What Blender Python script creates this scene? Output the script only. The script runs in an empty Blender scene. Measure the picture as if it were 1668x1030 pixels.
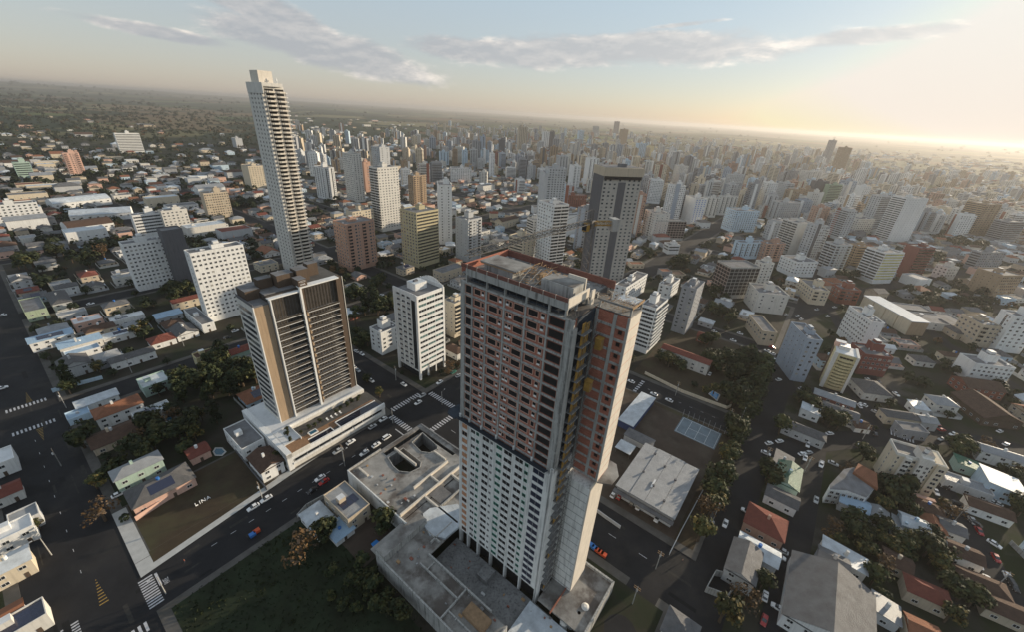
import bpy, math, random
from mathutils import Matrix, Vector, noise
R=random.Random(7)
sc=bpy.context.scene
COL=sc.collection
rad=math.radians
# ------------------------------------------------------------------ camera
CH=140.0; FPX=668.0; ROLL=rad(3.65)
PITCH=math.atan((515-183)*math.cos(ROLL)/FPX)
cam=bpy.data.cameras.new('camera'); co=bpy.data.objects.new('camera',cam); COL.objects.link(co)
cam.sensor_width=36.0; cam.lens=FPX/1668*36; cam.clip_start=0.5; cam.clip_end=90000
cr,sr,cp,sp=math.cos(ROLL),math.sin(ROLL),math.cos(PITCH),math.sin(PITCH)
Fv=Vector((0,cp,-sp)); R0=Vector((1,0,0)); U0=Vector((0,sp,cp))
cx=R0*cr+U0*sr; cy=-R0*sr+U0*cr; cz=-Fv
co.matrix_world=Matrix(((cx.x,cy.x,cz.x,0),(cx.y,cy.y,cz.y,0),(cx.z,cy.z,cz.z,CH),(0,0,0,1)))
sc.camera=co
# ------------------------------------------------------------------ light and sky
SUN_AZ=rad(60); SUN_EL=rad(10.0)
w=bpy.data.worlds.new('World'); sc.world=w; w.use_nodes=True
nt=w.node_tree; N=nt.nodes; L=nt.links; N.clear()
def nd(tree,t,**k):
    n=tree.nodes.new(t)
    for a,b in k.items():
        if a.startswith('i_'):
            key=a[2:]; n.inputs[int(key) if key.isdigit() else key.replace('_',' ')].default_value=b
        else: setattr(n,a,b)
    return n
def mth(tree,op,a,b=None,c=None,clamp=False):
    n=tree.nodes.new('ShaderNodeMath'); n.operation=op; n.use_clamp=clamp
    for i,v in enumerate((a,b,c)):
        if v is None: continue
        if hasattr(v,'links'): tree.links.new(v,n.inputs[i])
        else: n.inputs[i].default_value=v
    return n.outputs[0]
sky=nd(nt,'ShaderNodeTexSky',sky_type='NISHITA',sun_disc=False,sun_elevation=SUN_EL,sun_rotation=SUN_AZ,altitude=500,air_density=1.0,dust_density=1.0,ozone_density=1.6)
bgn=nd(nt,'ShaderNodeBackground'); bgn.inputs[1].default_value=SKYS=0.098
out=nd(nt,'ShaderNodeOutputWorld'); L.new(bgn.outputs[0],out.inputs[0])
tc=nd(nt,'ShaderNodeTexCoord'); sx=nd(nt,'ShaderNodeSeparateXYZ'); L.new(tc.outputs['Generated'],sx.inputs[0])
az=mth(nt,'ARCTAN2',sx.outputs[0],sx.outputs[1]); el=mth(nt,'ARCSINE',sx.outputs[2])
def cloudnoise(dz,sc1=1.0,off=0.0,sca=5.0,det=9):
    cb=nd(nt,'ShaderNodeCombineXYZ'); L.new(mth(nt,'MULTIPLY',az,1.0),cb.inputs[0]); L.new(mth(nt,'MULTIPLY',mth(nt,'ADD',el,dz),3.2),cb.inputs[1]); cb.inputs[2].default_value=off
    n=nd(nt,'ShaderNodeTexNoise'); n.inputs['Scale'].default_value=sca; n.inputs['Detail'].default_value=det; n.inputs['Roughness'].default_value=.64; n.inputs['Distortion'].default_value=.15
    L.new(cb.outputs[0],n.inputs['Vector']); return n.outputs[0]
def blob(a0,aw,e0,ew,slope=0.0):
    x=mth(nt,'DIVIDE',mth(nt,'SUBTRACT',az,rad(a0)),rad(aw))
    e_=mth(nt,'SUBTRACT',mth(nt,'SUBTRACT',el,rad(e0)),mth(nt,'MULTIPLY',mth(nt,'SUBTRACT',az,rad(a0)),slope))
    y=mth(nt,'DIVIDE',e_,rad(ew))
    r2=mth(nt,'ADD',mth(nt,'POWER',mth(nt,'ABSOLUTE',x),2.0),mth(nt,'POWER',mth(nt,'ABSOLUTE',y),2.0))
    return mth(nt,'SUBTRACT',1.0,r2,clamp=False)
def mx(a,b): return mth(nt,'MAXIMUM',a,b)
def shape(dz):
    m=blob(-22,15,5.0,2.5,-.12)
    m=mx(m,blob(-29,13,8.2,1.9,-.28))
    m=mx(m,blob(9,27,7.0,2.3,.05)); m=mx(m,blob(-7,10,6.2,1.7,.0)); m=mx(m,mth(nt,'MULTIPLY',blob(-38,9,4.9,.7,-.08),.8)); m=mx(m,mth(nt,'MULTIPLY',blob(33,10,8.3,.9,.06),.8)); m=mx(m,mth(nt,'MULTIPLY',blob(17,5,9.6,.3,.1),.6))
    m=mth(nt,'MAXIMUM',m,-1.0)
    d=mth(nt,'ADD',mth(nt,'MULTIPLY',m,.42),mth(nt,'SUBTRACT',cloudnoise(dz),.56))
    return d
d0=shape(0.0); d1=shape(rad(.9))
cov=nd(nt,'ShaderNodeMapRange',interpolation_type='SMOOTHSTEP'); L.new(d0,cov.inputs[0]); cov.inputs[1].default_value=0.0; cov.inputs[2].default_value=.25; 
litr=nd(nt,'ShaderNodeMapRange'); L.new(mth(nt,'SUBTRACT',cloudnoise(0.0),cloudnoise(rad(.55))),litr.inputs[0]); litr.inputs[1].default_value=-.04; litr.inputs[2].default_value=.11
edge=nd(nt,'ShaderNodeMapRange'); L.new(d1,edge.inputs[0]); edge.inputs[1].default_value=.22; edge.inputs[2].default_value=-.02
lit=mth(nt,'MULTIPLY',litr.outputs[0],mth(nt,'ADD',mth(nt,'MULTIPLY',edge.outputs[0],.8),.25),clamp=True)
cmix=nd(nt,'ShaderNodeMix',data_type='RGBA'); L.new(lit,cmix.inputs[0]); cmix.inputs[6].default_value=(3.35,3.5,3.75,1); cmix.inputs[7].default_value=(8.2,7.4,6.6,1)
# clouds near the sun take its brightness
glow=nd(nt,'ShaderNodeMix',data_type='RGBA',blend_type='ADD'); 
sunf=mth(nt,'POWER',mth(nt,'MULTIPLY',mth(nt,'ADD',az,rad(45)),1/rad(95),clamp=True),2.5)
L.new(mth(nt,'MULTIPLY',sunf,.45),glow.inputs[0]); L.new(cmix.outputs[2],glow.inputs[6]); glow.inputs[7].default_value=(7.5,6.8,5.6,1)
smix=nd(nt,'ShaderNodeMix',data_type='RGBA'); L.new(mth(nt,'MULTIPLY',cov.outputs[0],.86),smix.inputs[0]); 
veil=nd(nt,'ShaderNodeMix',data_type='RGBA'); veil.inputs[0].default_value=.55; 
skc=nd(nt,'ShaderNodeVectorMath',operation='MINIMUM'); L.new(sky.outputs[0],skc.inputs[0]); skc.inputs[1].default_value=(9.5,8.4,6.9); L.new(skc.outputs[0],veil.inputs[6])
vcol=nd(nt,'ShaderNodeMix',data_type='RGBA'); L.new(mth(nt,'MULTIPLY',el,1/rad(11),clamp=True),vcol.inputs[0]); vcol.inputs[6].default_value=(5.2,4.6,4.4,1); vcol.inputs[7].default_value=(5.1,5.7,6.1,1); L.new(vcol.outputs[2],veil.inputs[7])
L.new(veil.outputs[2],smix.inputs[6]); L.new(glow.outputs[2],smix.inputs[7])
L.new(smix.outputs[2],bgn.inputs[0])
sun=bpy.data.lights.new('sun','SUN'); sun.energy=5.0; sun.angle=rad(.6); sun.color=(1,.84,.62)
so=bpy.data.objects.new('sun',sun); COL.objects.link(so)
sd=Vector((math.sin(SUN_AZ)*math.cos(SUN_EL),math.cos(SUN_AZ)*math.cos(SUN_EL),math.sin(SUN_EL)))
so.rotation_euler=sd.to_track_quat('Z','Y').to_euler(); so.location=(300,300,400)
sc.view_settings.view_transform='Standard'; sc.view_settings.look='None'; sc.view_settings.gamma=1; sc.view_settings.exposure=0.42
# ------------------------------------------------------------------ photo pixel -> world
def ray(x,y):
    dx,dy=x-834,y-515
    u=dx*cr+dy*sr; v=-dx*sr+dy*cr
    return (u, FPX*cp-v*sp, -FPX*sp-v*cp)
def at(x,y,z=0.0):
    d=ray(x,y); t=(CH-z)/-d[2] if d[2]<-1e-6 else 99
    return (d[0]*t,d[1]*t)
def proj(X,Y,Z):
    q=Vector((X,Y,Z-CH)); zf=q.dot(Fv)
    u=q.x/zf*FPX; v=-q.dot(U0)/zf*FPX
    return 834+u*cr-v*sr, 515+u*sr+v*cr
TH=rad(53.5); EA=(math.cos(TH),math.sin(TH)); EB=(math.sin(TH),-math.cos(TH)); OX,OY=at(690,672)
def W(a,b): return (OX+a*EA[0]+b*EB[0], OY+a*EA[1]+b*EB[1])
def AB(X,Y): X-=OX; Y-=OY; return (X*EA[0]+Y*EA[1], X*EB[0]+Y*EB[1])
def solve(x,yt,yb):
    d=ray(x,yt); h=math.hypot(d[0],d[1]); lo,hi=1.0,9000.0
    for _ in range(50):
        m=(lo+hi)/2
        if proj(d[0]/h*m,d[1]/h*m,0)[1]>yb: lo=m
        else: hi=m
    return d[0]/h*m,d[1]/h*m,CH+d[2]/h*m
# ------------------------------------------------------------------ materials
MATS={}
def bsdf(name):
    m=bpy.data.materials.new(name); m.use_nodes=True; t=m.node_tree
    return m,t,t.nodes['Principled BSDF']
def mat(name,c,rough=.85,var=.18,scale=.35,bump=0.0,spec=.3,streak=.0,metal=0.0,rnd=0.0,kind=None):
    m,t,b=bsdf(name); MATS[name]=m
    b.inputs['Roughness'].default_value=rough; b.inputs['Specular IOR Level'].default_value=spec; b.inputs['Metallic'].default_value=metal
    geo=nd(t,'ShaderNodeNewGeometry')
    n=nd(t,'ShaderNodeTexNoise'); n.inputs['Scale'].default_value=scale; n.inputs['Detail'].default_value=6; n.inputs['Roughness'].default_value=.65
    t.links.new(geo.outputs['Position'],n.inputs['Vector'])
    f=mth(t,'MULTIPLY',mth(t,'SUBTRACT',n.outputs[0],.5),var*4)
    if streak:
        mp=nd(t,'ShaderNodeMapping'); mp.inputs['Scale'].default_value=(1.6,1.6,.12); t.links.new(geo.outputs['Position'],mp.inputs['Vector'])
        n2=nd(t,'ShaderNodeTexNoise'); n2.inputs['Scale'].default_value=1.0; n2.inputs['Detail'].default_value=5; t.links.new(mp.outputs[0],n2.inputs['Vector'])
        f=mth(t,'ADD',f,mth(t,'MULTIPLY',mth(t,'MINIMUM',mth(t,'SUBTRACT',n2.outputs[0],.5),.02),streak*5))
    if rnd:
        oi=nd(t,'ShaderNodeObjectInfo'); f=mth(t,'ADD',f,mth(t,'MULTIPLY',mth(t,'SUBTRACT',oi.outputs['Random'],.5),rnd))
    f=mth(t,'ADD',f,1.0)
    vm=nd(t,'ShaderNodeVectorMath',operation='SCALE'); vm.inputs[0].default_value=c; t.links.new(f,vm.inputs['Scale'])
    src=vm.outputs[0]
    if kind:
        src=kind(t,b,geo,src,c)
    t.links.new(src,b.inputs['Base Color'])
    if bump:
        bp=nd(t,'ShaderNodeBump'); bp.inputs['Strength'].default_value=bump; bp.inputs['Distance'].default_value=.15; t.links.new(n.outputs[0],bp.inputs['Height']); t.links.new(bp.outputs[0],b.inputs['Normal'])
    return m
def waves(sc_,amt,dirn=0):
    def k(t,b,geo,src,c):
        tcn=nd(t,'ShaderNodeTexCoord')
        wv=nd(t,'ShaderNodeTexWave',bands_direction='XYZ'[dirn]); wv.inputs['Scale'].default_value=sc_; t.links.new(tcn.outputs['Object'],wv.inputs['Vector'])
        v2=nd(t,'ShaderNodeVectorMath',operation='SCALE'); t.links.new(src,v2.inputs[0]); t.links.new(mth(t,'ADD',mth(t,'MULTIPLY',wv.outputs['Fac'],amt),1-amt/2),v2.inputs['Scale'])
        bp=nd(t,'ShaderNodeBump'); bp.inputs['Strength'].default_value=.5; bp.inputs['Distance'].default_value=.1; t.links.new(wv.outputs['Fac'],bp.inputs['Height']); t.links.new(bp.outputs[0],b.inputs['Normal'])
        return v2.outputs[0]
    return k
def bricks(t,b,geo,src,c):
    tcn=nd(t,'ShaderNodeTexCoord'); sp_=nd(t,'ShaderNodeSeparateXYZ'); t.links.new(tcn.outputs['Object'],sp_.inputs[0])
    cb=nd(t,'ShaderNodeCombineXYZ'); t.links.new(mth(t,'ADD',sp_.outputs[0],sp_.outputs[1]),cb.inputs[0]); t.links.new(sp_.outputs[2],cb.inputs[1])
    br=nd(t,'ShaderNodeTexBrick'); br.inputs['Scale'].default_value=1.0; br.inputs['Brick Width'].default_value=.6; br.inputs['Row Height'].default_value=.25; br.inputs['Mortar Size'].default_value=.03
    br.inputs['Color1'].default_value=(1,1,1,1); br.inputs['Color2'].default_value=(.72,.68,.66,1); br.inputs['Mortar'].default_value=(.9,1.3,1.5,1); t.links.new(cb.outputs[0],br.inputs['Vector'])
    m=nd(t,'ShaderNodeMix',data_type='RGBA',blend_type='MULTIPLY'); m.inputs[0].default_value=1; t.links.new(src,m.inputs[6]); t.links.new(br.outputs[0],m.inputs[7]); return m.outputs[2]
def ramp2(c2,sc2,lo=.42,hi=.6,det=8):
    def k(t,b,geo,src,c):
        n=nd(t,'ShaderNodeTexNoise'); n.inputs['Scale'].default_value=sc2; n.inputs['Detail'].default_value=det; n.inputs['Roughness'].default_value=.62; t.links.new(geo.outputs['Position'],n.inputs['Vector'])
        mr=nd(t,'ShaderNodeMapRange',interpolation_type='SMOOTHSTEP'); t.links.new(n.outputs[0],mr.inputs[0]); mr.inputs[1].default_value=lo; mr.inputs[2].default_value=hi
        m=nd(t,'ShaderNodeMix',data_type='RGBA'); t.links.new(mr.outputs[0],m.inputs[0]); t.links.new(src,m.inputs[6]); m.inputs[7].default_value=(*c2,1); return m.outputs[2]
    return k
WALLS=dict(twin=(.44,.41,.37),white=(.72,.72,.71),offwhite=(.62,.60,.56),cream=(.60,.52,.40),beige=(.50,.42,.32),tan=(.37,.27,.18),lgrey=(.47,.48,.49),grey=(.28,.29,.31),dgrey=(.12,.12,.13),blueg=(.33,.38,.45),mint=(.38,.50,.43),pink=(.62,.40,.32),salmon=(.45,.28,.21),ochre=(.48,.42,.27),yellow=(.56,.48,.28),brickp=(.25,.10,.07),brown=(.095,.068,.05),lblue=(.48,.60,.70),navy=(.05,.07,.16),redw=(.20,.075,.062),greenw=(.35,.42,.30))
for k_,c_ in WALLS.items(): mat('wall_'+k_,c_,.9,.07,.25,streak=.16)
mat('brick_old',(.20,.085,.065),.9,.25,.5,kind=bricks)
mat('brick',(.42,.15,.10),.9,.18,.5,kind=bricks)
mat('concrete',(.36,.355,.34),.9,.16,.6,streak=.5,bump=.2)
mat('concrete_dark',(.20,.20,.20),.9,.30,.35,streak=.4)
mat('concrete_slab',(.27,.26,.245),.92,.5,.14,kind=ramp2((.11,.095,.085),.09,.46,.62))
mat('plaster_new',(.70,.70,.68),.9,.10,.4,streak=.35)
mat('plaster_warm',(.66,.60,.52),.9,.08,.4,streak=.15)
mat('roof_flat',(.17,.17,.178),.9,.35,.25,kind=ramp2((.13,.125,.12),.2,.45,.65))
mat('roof_white',(.62,.63,.64),.6,.15,.3)
mat('roof_metal',(.25,.262,.28),.55,.22,.3,spec=.5,kind=waves(3.0,.25))
mat('roof_metal_white',(.48,.52,.56),.5,.32,.3,spec=.5,kind=waves(3.0,.2))
mat('roof_metal_old',(.13,.13,.135),.7,.35,.3,kind=waves(3.0,.25))
mat('roof_metal_blue',(.30,.42,.55),.5,.15,.3,kind=waves(3.0,.25))
mat('roof_green',(.05,.13,.09),.6,.2,.3,kind=waves(3.0,.25))
mat('tile_orange',(.24,.105,.06),.9,.22,.6,kind=waves(4.0,.35))
mat('tile_red',(.17,.055,.04),.9,.22,.6,kind=waves(4.0,.35))
mat('tile_brown',(.09,.055,.04),.9,.28,.6,kind=waves(4.0,.35))
mat('tile_grey',(.11,.108,.11),.9,.28,.6,kind=waves(4.0,.35))
mat('solar',(.015,.02,.05),.15,.1,.5,spec=.8)
mat('curtain',(.30,.29,.26),.6,.2,1)
mat('glass',(.025,.03,.036),.12,.2,.4,spec=.9)
mat('glass_green',(.10,.17,.17),.15,.3,.6,spec=.8)
mat('glass_bronze',(.065,.055,.045),.22,.35,.5,spec=.7)
mat('void',(.018,.017,.018),.95,.2,.3)  # near-black faces: the darkness of unlit interiors put into the colour
mat('white_paint',(.8,.8,.8),.6,.05,1)
mat('yellow_paint',(.30,.19,.05),.8,.4,1); mat('road_paint',(.46,.46,.48),.85,.35,1.2,kind=ramp2((.12,.12,.12),1.1,.56,.68))
mat('scaffold_yellow',(.34,.20,.05),.7,.35,.8)
mat('steel',(.16,.15,.14),.6,.2,1,metal=.4)
mat('plywood',(.26,.17,.10),.9,.3,.8)
mat('wood',(.34,.22,.12),.9,.3,1.5)
mat('net_dark',(.035,.045,.06),.9,.3,.6)
mat('asphalt',(.017,.017,.019),.92,.4,.09,bump=.1,kind=ramp2((.030,.028,.027),.05,.5,.7))
mat('paving',(.095,.089,.083),.92,.3,.25,kind=ramp2((.075,.07,.062),.15,.45,.65))
mat('paving_light',(.42,.42,.41),.92,.15,.4)
mat('yard',(.034,.029,.021),.95,.4,.12,kind=ramp2((.018,.024,.010),.06,.42,.62))
mat('lawn_brown',(.05,.036,.022),.95,.3,.15,kind=ramp2((.06,.055,.028),.07,.45,.7))
mat('field_green',(.014,.019,.008),.95,.5,.25,bump=.6,kind=ramp2((.02,.03,.014),.12,.4,.65))
mat('dirt',(.06,.044,.034),.95,.3,.15,kind=ramp2((.08,.065,.05),.1,.45,.65))
mat('dirt_red',(.15,.06,.035),.95,.3,.3)
mat('water',(.02,.10,.16),.05,.1,.3,spec=.6)
mat('pool_dark',(.015,.02,.035),.05,.1,.3,spec=.6)
mat('pool_blue',(.03,.22,.48),.1,.1,.3,spec=.6)
mat('deck_wood',(.24,.14,.08),.8,.25,1.2,kind=waves(2.0,.3))
mat('tarp_blue',(.02,.16,.45),.6,.1,1)
mat('leaf_dark',(.018,.027,.010),.75,.3,.5,spec=.25,rnd=.7)
mat('leaf_mid',(.034,.043,.015),.75,.3,.5,spec=.25,rnd=.7)
mat('leaf_light',(.062,.062,.020),.75,.3,.5,spec=.25,rnd=.6)
mat('leaf_orange',(.11,.062,.024),.8,.3,.5,rnd=.5)
mat('leaf_yellow',(.14,.105,.03),.8,.3,.5,rnd=.4)
mat('bark',(.09,.065,.045),.95,.3,1.5)
mat('car_white',(.74,.74,.74),.25,.03,1,spec=.6)
mat('car_silver',(.40,.41,.42),.3,.03,1,spec=.6)
mat('car_black',(.02,.02,.022),.25,.03,1,spec=.6)
mat('car_red',(.35,.02,.02),.3,.03,1,spec=.6)
mat('car_green',(.03,.16,.12),.3,.03,1,spec=.6)
mat('car_blue',(.03,.09,.32),.4,.03,1,spec=.6)
mat('bin_red',(.50,.08,.03),.5,.05,1)
mat('bin_blue',(.04,.16,.45),.5,.05,1)
mat('tyre',(.02,.02,.02),.9,.1,1)
mat('court',(.15,.19,.22),.85,.2,.3)
mat('skin',(.35,.2,.13),.7,.05,1); mat('cloth_red',(.45,.08,.05),.9,.05,1); mat('cloth_dark',(.05,.05,.07),.9,.05,1)
# ------------------------------------------------------------------ mesh helpers
class MB:
    def __init__(s): s.v=[]; s.f=[]; s.m=[]; s.ms=[]; s.sm=False
    def mi(s,m):
        if m not in s.ms: s.ms.append(m)
        return s.ms.index(m)
    def face(s,pts,m):
        i=len(s.v); s.v.extend(pts); s.f.append(tuple(range(i,i+len(pts)))); s.m.append(s.mi(m))
    def box(s,x0,y0,z0,x1,y1,z1,m,top=None,bottom=True):
        i=len(s.v); s.v.extend([(x0,y0,z0),(x1,y0,z0),(x1,y1,z0),(x0,y1,z0),(x0,y0,z1),(x1,y0,z1),(x1,y1,z1),(x0,y1,z1)])
        a=s.mi(m); t=s.mi(top) if top else a
        F=[((0,1,5,4),a),((1,2,6,5),a),((2,3,7,6),a),((3,0,4,7),a),((4,5,6,7),t)]
        if bottom: F.append(((3,2,1,0),a))
        for q,k in F: s.f.append(tuple(i+j for j in q)); s.m.append(k)
    def prism(s,poly,z0,z1,m,top=None):
        n=len(poly); i=len(s.v); s.v.extend([(x,y,z0) for x,y in poly]+[(x,y,z1) for x,y in poly])
        a=s.mi(m); t=s.mi(top) if top else a
        for k in range(n): s.f.append((i+k,i+(k+1)%n,i+n+(k+1)%n,i+n+k)); s.m.append(a)
        s.f.append(tuple(i+n+k for k in range(n))); s.m.append(t)
        s.f.append(tuple(i+n-1-k for k in range(n))); s.m.append(a)
    def tube(s,p,q,r0,m,r1=None,n=6,cap=True):
        p=Vector(p); q=Vector(q); d=(q-p)
        if d.length<1e-6: return
        d.normalize(); r1=r0 if r1 is None else r1
        a=d.orthogonal().normalized(); b=d.cross(a); i=len(s.v); k=s.mi(m)
        for c,r in ((p,r0),(q,r1)):
            for j in range(n):
                t=2*math.pi*j/n; s.v.append(tuple(c+a*(r*math.cos(t))+b*(r*math.sin(t))))
        for j in range(n): s.f.append((i+j,i+(j+1)%n,i+n+(j+1)%n,i+n+j)); s.m.append(k)
        if cap:
            s.f.append(tuple(i+n+j for j in range(n))); s.m.append(k); s.f.append(tuple(i+n-1-j for j in range(n))); s.m.append(k)
    def bar(s,p,q,w,m): s.tube(p,q,w*.7,m,n=4)
    def merge(s,o,loc=(0,0,0),rz=0.0,sc_=1.0):
        c,sn=math.cos(rz)*sc_,math.sin(rz)*sc_; i=len(s.v); lx,ly,lz=loc
        s.v.extend([(lx+x*c-y*sn,ly+x*sn+y*c,lz+z*sc_) for x,y,z in o.v])
        mp=[s.mi(m) for m in o.ms]
        s.f.extend([tuple(i+j for j in f) for f in o.f]); s.m.extend([mp[k] for k in o.m])
    def mesh(s,name):
        me=bpy.data.meshes.new(name); me.from_pydata(s.v,[],s.f)
        for m in s.ms: me.materials.append(MATS[m])
        me.polygons.foreach_set('material_index',s.m)
        if s.sm: me.polygons.foreach_set('use_smooth',[True]*len(s.f))
        me.update(); return me
    def build(s,name,parent=None,loc=(0,0,0),rz=0.0):
        return link(name,s.mesh(name),parent,loc,rz)
def link(name,me,parent=None,loc=(0,0,0),rz=0.0):
    o=bpy.data.objects.new(name,me); COL.objects.link(o); o.parent=parent; o.location=loc; o.rotation_euler=(0,0,rz); return o
def tag(o,label,cat,group=None,kind=None):
    if label: o['label']=label
    if cat: o['category']=cat
    if group: o['group']=group
    if kind: o['kind']=kind
    return o
def empty(name,label,cat,loc,rz=0.0,group=None):
    o=link(name,None,None,loc,rz); o.empty_display_size=1; return tag(o,label,cat,group)
def struct(o): o['kind']='structure'; return o
def stuff(o): o['kind']='stuff'; return o
def abpoly(mb,a0,a1,b0,b1,z,m):
    mb.face([(*W(a0,b0),z),(*W(a0,b1),z),(*W(a1,b1),z),(*W(a1,b0),z)],m)
def abbox(mb,a0,a1,b0,b1,z0,z1,m,top=None):
    P=[W(a0,b1),W(a1,b1),W(a1,b0),W(a0,b0)]; mb.prism(P,z0,z1,m,top)
# ------------------------------------------------------------------ occupancy
OCC=[]   # rects: ox,oy,cos,sin,W,D
GRID={}
def occ_add(ox,oy,th,w_,d_,pad=0):
    r=(ox,oy,math.cos(th),math.sin(th),w_,d_,pad); 
    cx_=ox+r[2]*w_/2-r[3]*d_/2; cy_=oy+r[3]*w_/2+r[2]*d_/2; rr=math.hypot(w_,d_)/2+pad
    for gx in range(int((cx_-rr)//40),int((cx_+rr)//40)+1):
        for gy in range(int((cy_-rr)//40),int((cy_+rr)//40)+1): GRID.setdefault((gx,gy),[]).append(r)
def hit(x,y,pad=0):
    for r in GRID.get((int(x//40),int(y//40)),()):
        dx,dy=x-r[0],y-r[1]; u=dx*r[2]+dy*r[3]; v=-dx*r[3]+dy*r[2]; p=pad+r[6]
        if -p<=u<=r[4]+p and -p<=v<=r[5]+p: return True
    return False
def rhit(ox,oy,th,w_,d_,pad=1.0):
    c,s=math.cos(th),math.sin(th); nx=max(2,int(w_/6)+1); ny=max(2,int(d_/6)+1)
    for i in range(nx+1):
        for j in range(ny+1):
            u=w_*i/nx; v=d_*j/ny
            if hit(ox+u*c-v*s,oy+u*s+v*c,pad): return True
    return False
# ------------------------------------------------------------------ unique labels
LM=[('brick construction tower',W(-28,82)),('brown glass tower',W(-40,-38)),('white office tower',W(27,-32)),('tall balcony tower',W(60,-225)),('grey twin tower',W(210,-5)),
    ('low metal-roofed warehouse',W(33,110)),('blue sports court',W(82,113)),('curved yellow tower',W(180,165)),('stepped beige tower',W(110,200)),('brown LINA lawn',W(-90,-25)),
    ('long ochre wall block',W(290,190)),('white office block',W(-20,-172)),('salmon apartment tower',W(100,-200)),('big grey shed',W(20,165)),('olive yellow tower',W(150,-160)),
    ('mint green house',W(-90,-80)),('red brick slab',W(450,200)),('white slab tower',W(720,220)),('blue striped tower',W(570,-30)),('slanted white office block',W(147,-1240)),('white vaulted halls',(-640,560)),('brick-framed shell',W(620,-50))]
LM[11]=('cream white tower',W(-20,-172))
ORD=['nearest','second nearest','third nearest','fourth nearest','fifth nearest','sixth nearest','seventh nearest','eighth nearest','ninth nearest','tenth nearest','11th nearest','12th nearest','13th nearest','14th nearest','15th nearest','16th nearest','17th nearest','18th nearest','19th nearest','20th nearest']
PEND=[]
def autolabel(o,desc,x,y): PEND.append((o,desc,x,y))
def flush_labels():
    g={}
    for o,desc,x,y in PEND:
        px,py=proj(x,y,0)
        best=None
        for n,(lx,ly) in LM:
            qx,qy=proj(lx,ly,0); d=math.hypot(px-qx,py-qy)
            if best is None or d<best[0]: best=(d,n,qx,qy)
        d,n,qx,qy=best
        dx,dy=px-qx,py-qy
        rel=('right of' if dx>0 else 'left of') if abs(dx)>abs(dy) else ('beyond' if dy<0 else 'in front of')
        g.setdefault((desc,rel,n),[]).append((d,o))
    for (desc,rel,n),l in g.items():
        l.sort(key=lambda t:t[0])
        for i,(d,o) in enumerate(l):
            lab=desc
            od=(ORD[i] if i<20 else '%d%s nearest'%(i+1,{1:'st',2:'nd',3:'rd'}.get((i+1)%10,'th')))
            t_=('%s, %s %s the %s'%(desc,od,rel,n)) if len(l)>1 else ('%s, %s the %s'%(desc,rel,n))
            if len(t_.split())>16: t_=t_.replace('two storey','tall')
            if len(t_.split())>16: t_=t_.replace(' the ',' ')
            o['label']=t_
# ------------------------------------------------------------------ ground
gm=MB(); 
def fbm(x,y,s): return noise.fractal(Vector((x/s,y/s,3.1)),1.0,2.0,4)
rings=[0,60,150,300,500,750,1000,1300,1600,1900,2200,2600,3000,3500,4000,4600,5300,6100,7000,8000,9200,10500,12000,14000,16000,18500,21000,24000,27000]
NS=150
def gz(x,y):
    r=math.hypot(x,y)
    t=min(1,max(0,(r-1800)/5000)); t=t*t*(3-2*t)
    t2=min(1,max(0,(r-9000)/12000))
    a=math.degrees(math.atan2(x,y))
    hl=65*math.exp(-((a+50)/22)**2)*max(0,min(1,(r-9000)/9000))
    return -.25+t*(fbm(x,y,2400)*34)+t2*(30+fbm(x,y,5200)*45)+hl
idx=[]
for r in rings:
    row=[]
    for k in range(NS if r else 1):
        t=2*math.pi*k/NS; x,y=r*math.sin(t),r*math.cos(t); row.append(len(gm.v)); gm.v.append((x,y,gz(x,y)))
    idx.append(row)
gmi=gm.mi('yard')
for i in range(1,len(rings)):
    for k in range(NS):
        k2=(k+1)%NS
        if i==1: gm.f.append((idx[0][0],idx[1][k2],idx[1][k]))
        else: gm.f.append((idx[i-1][k],idx[i-1][k2],idx[i][k2],idx[i][k]))
        gm.m.append(gmi)
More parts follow.
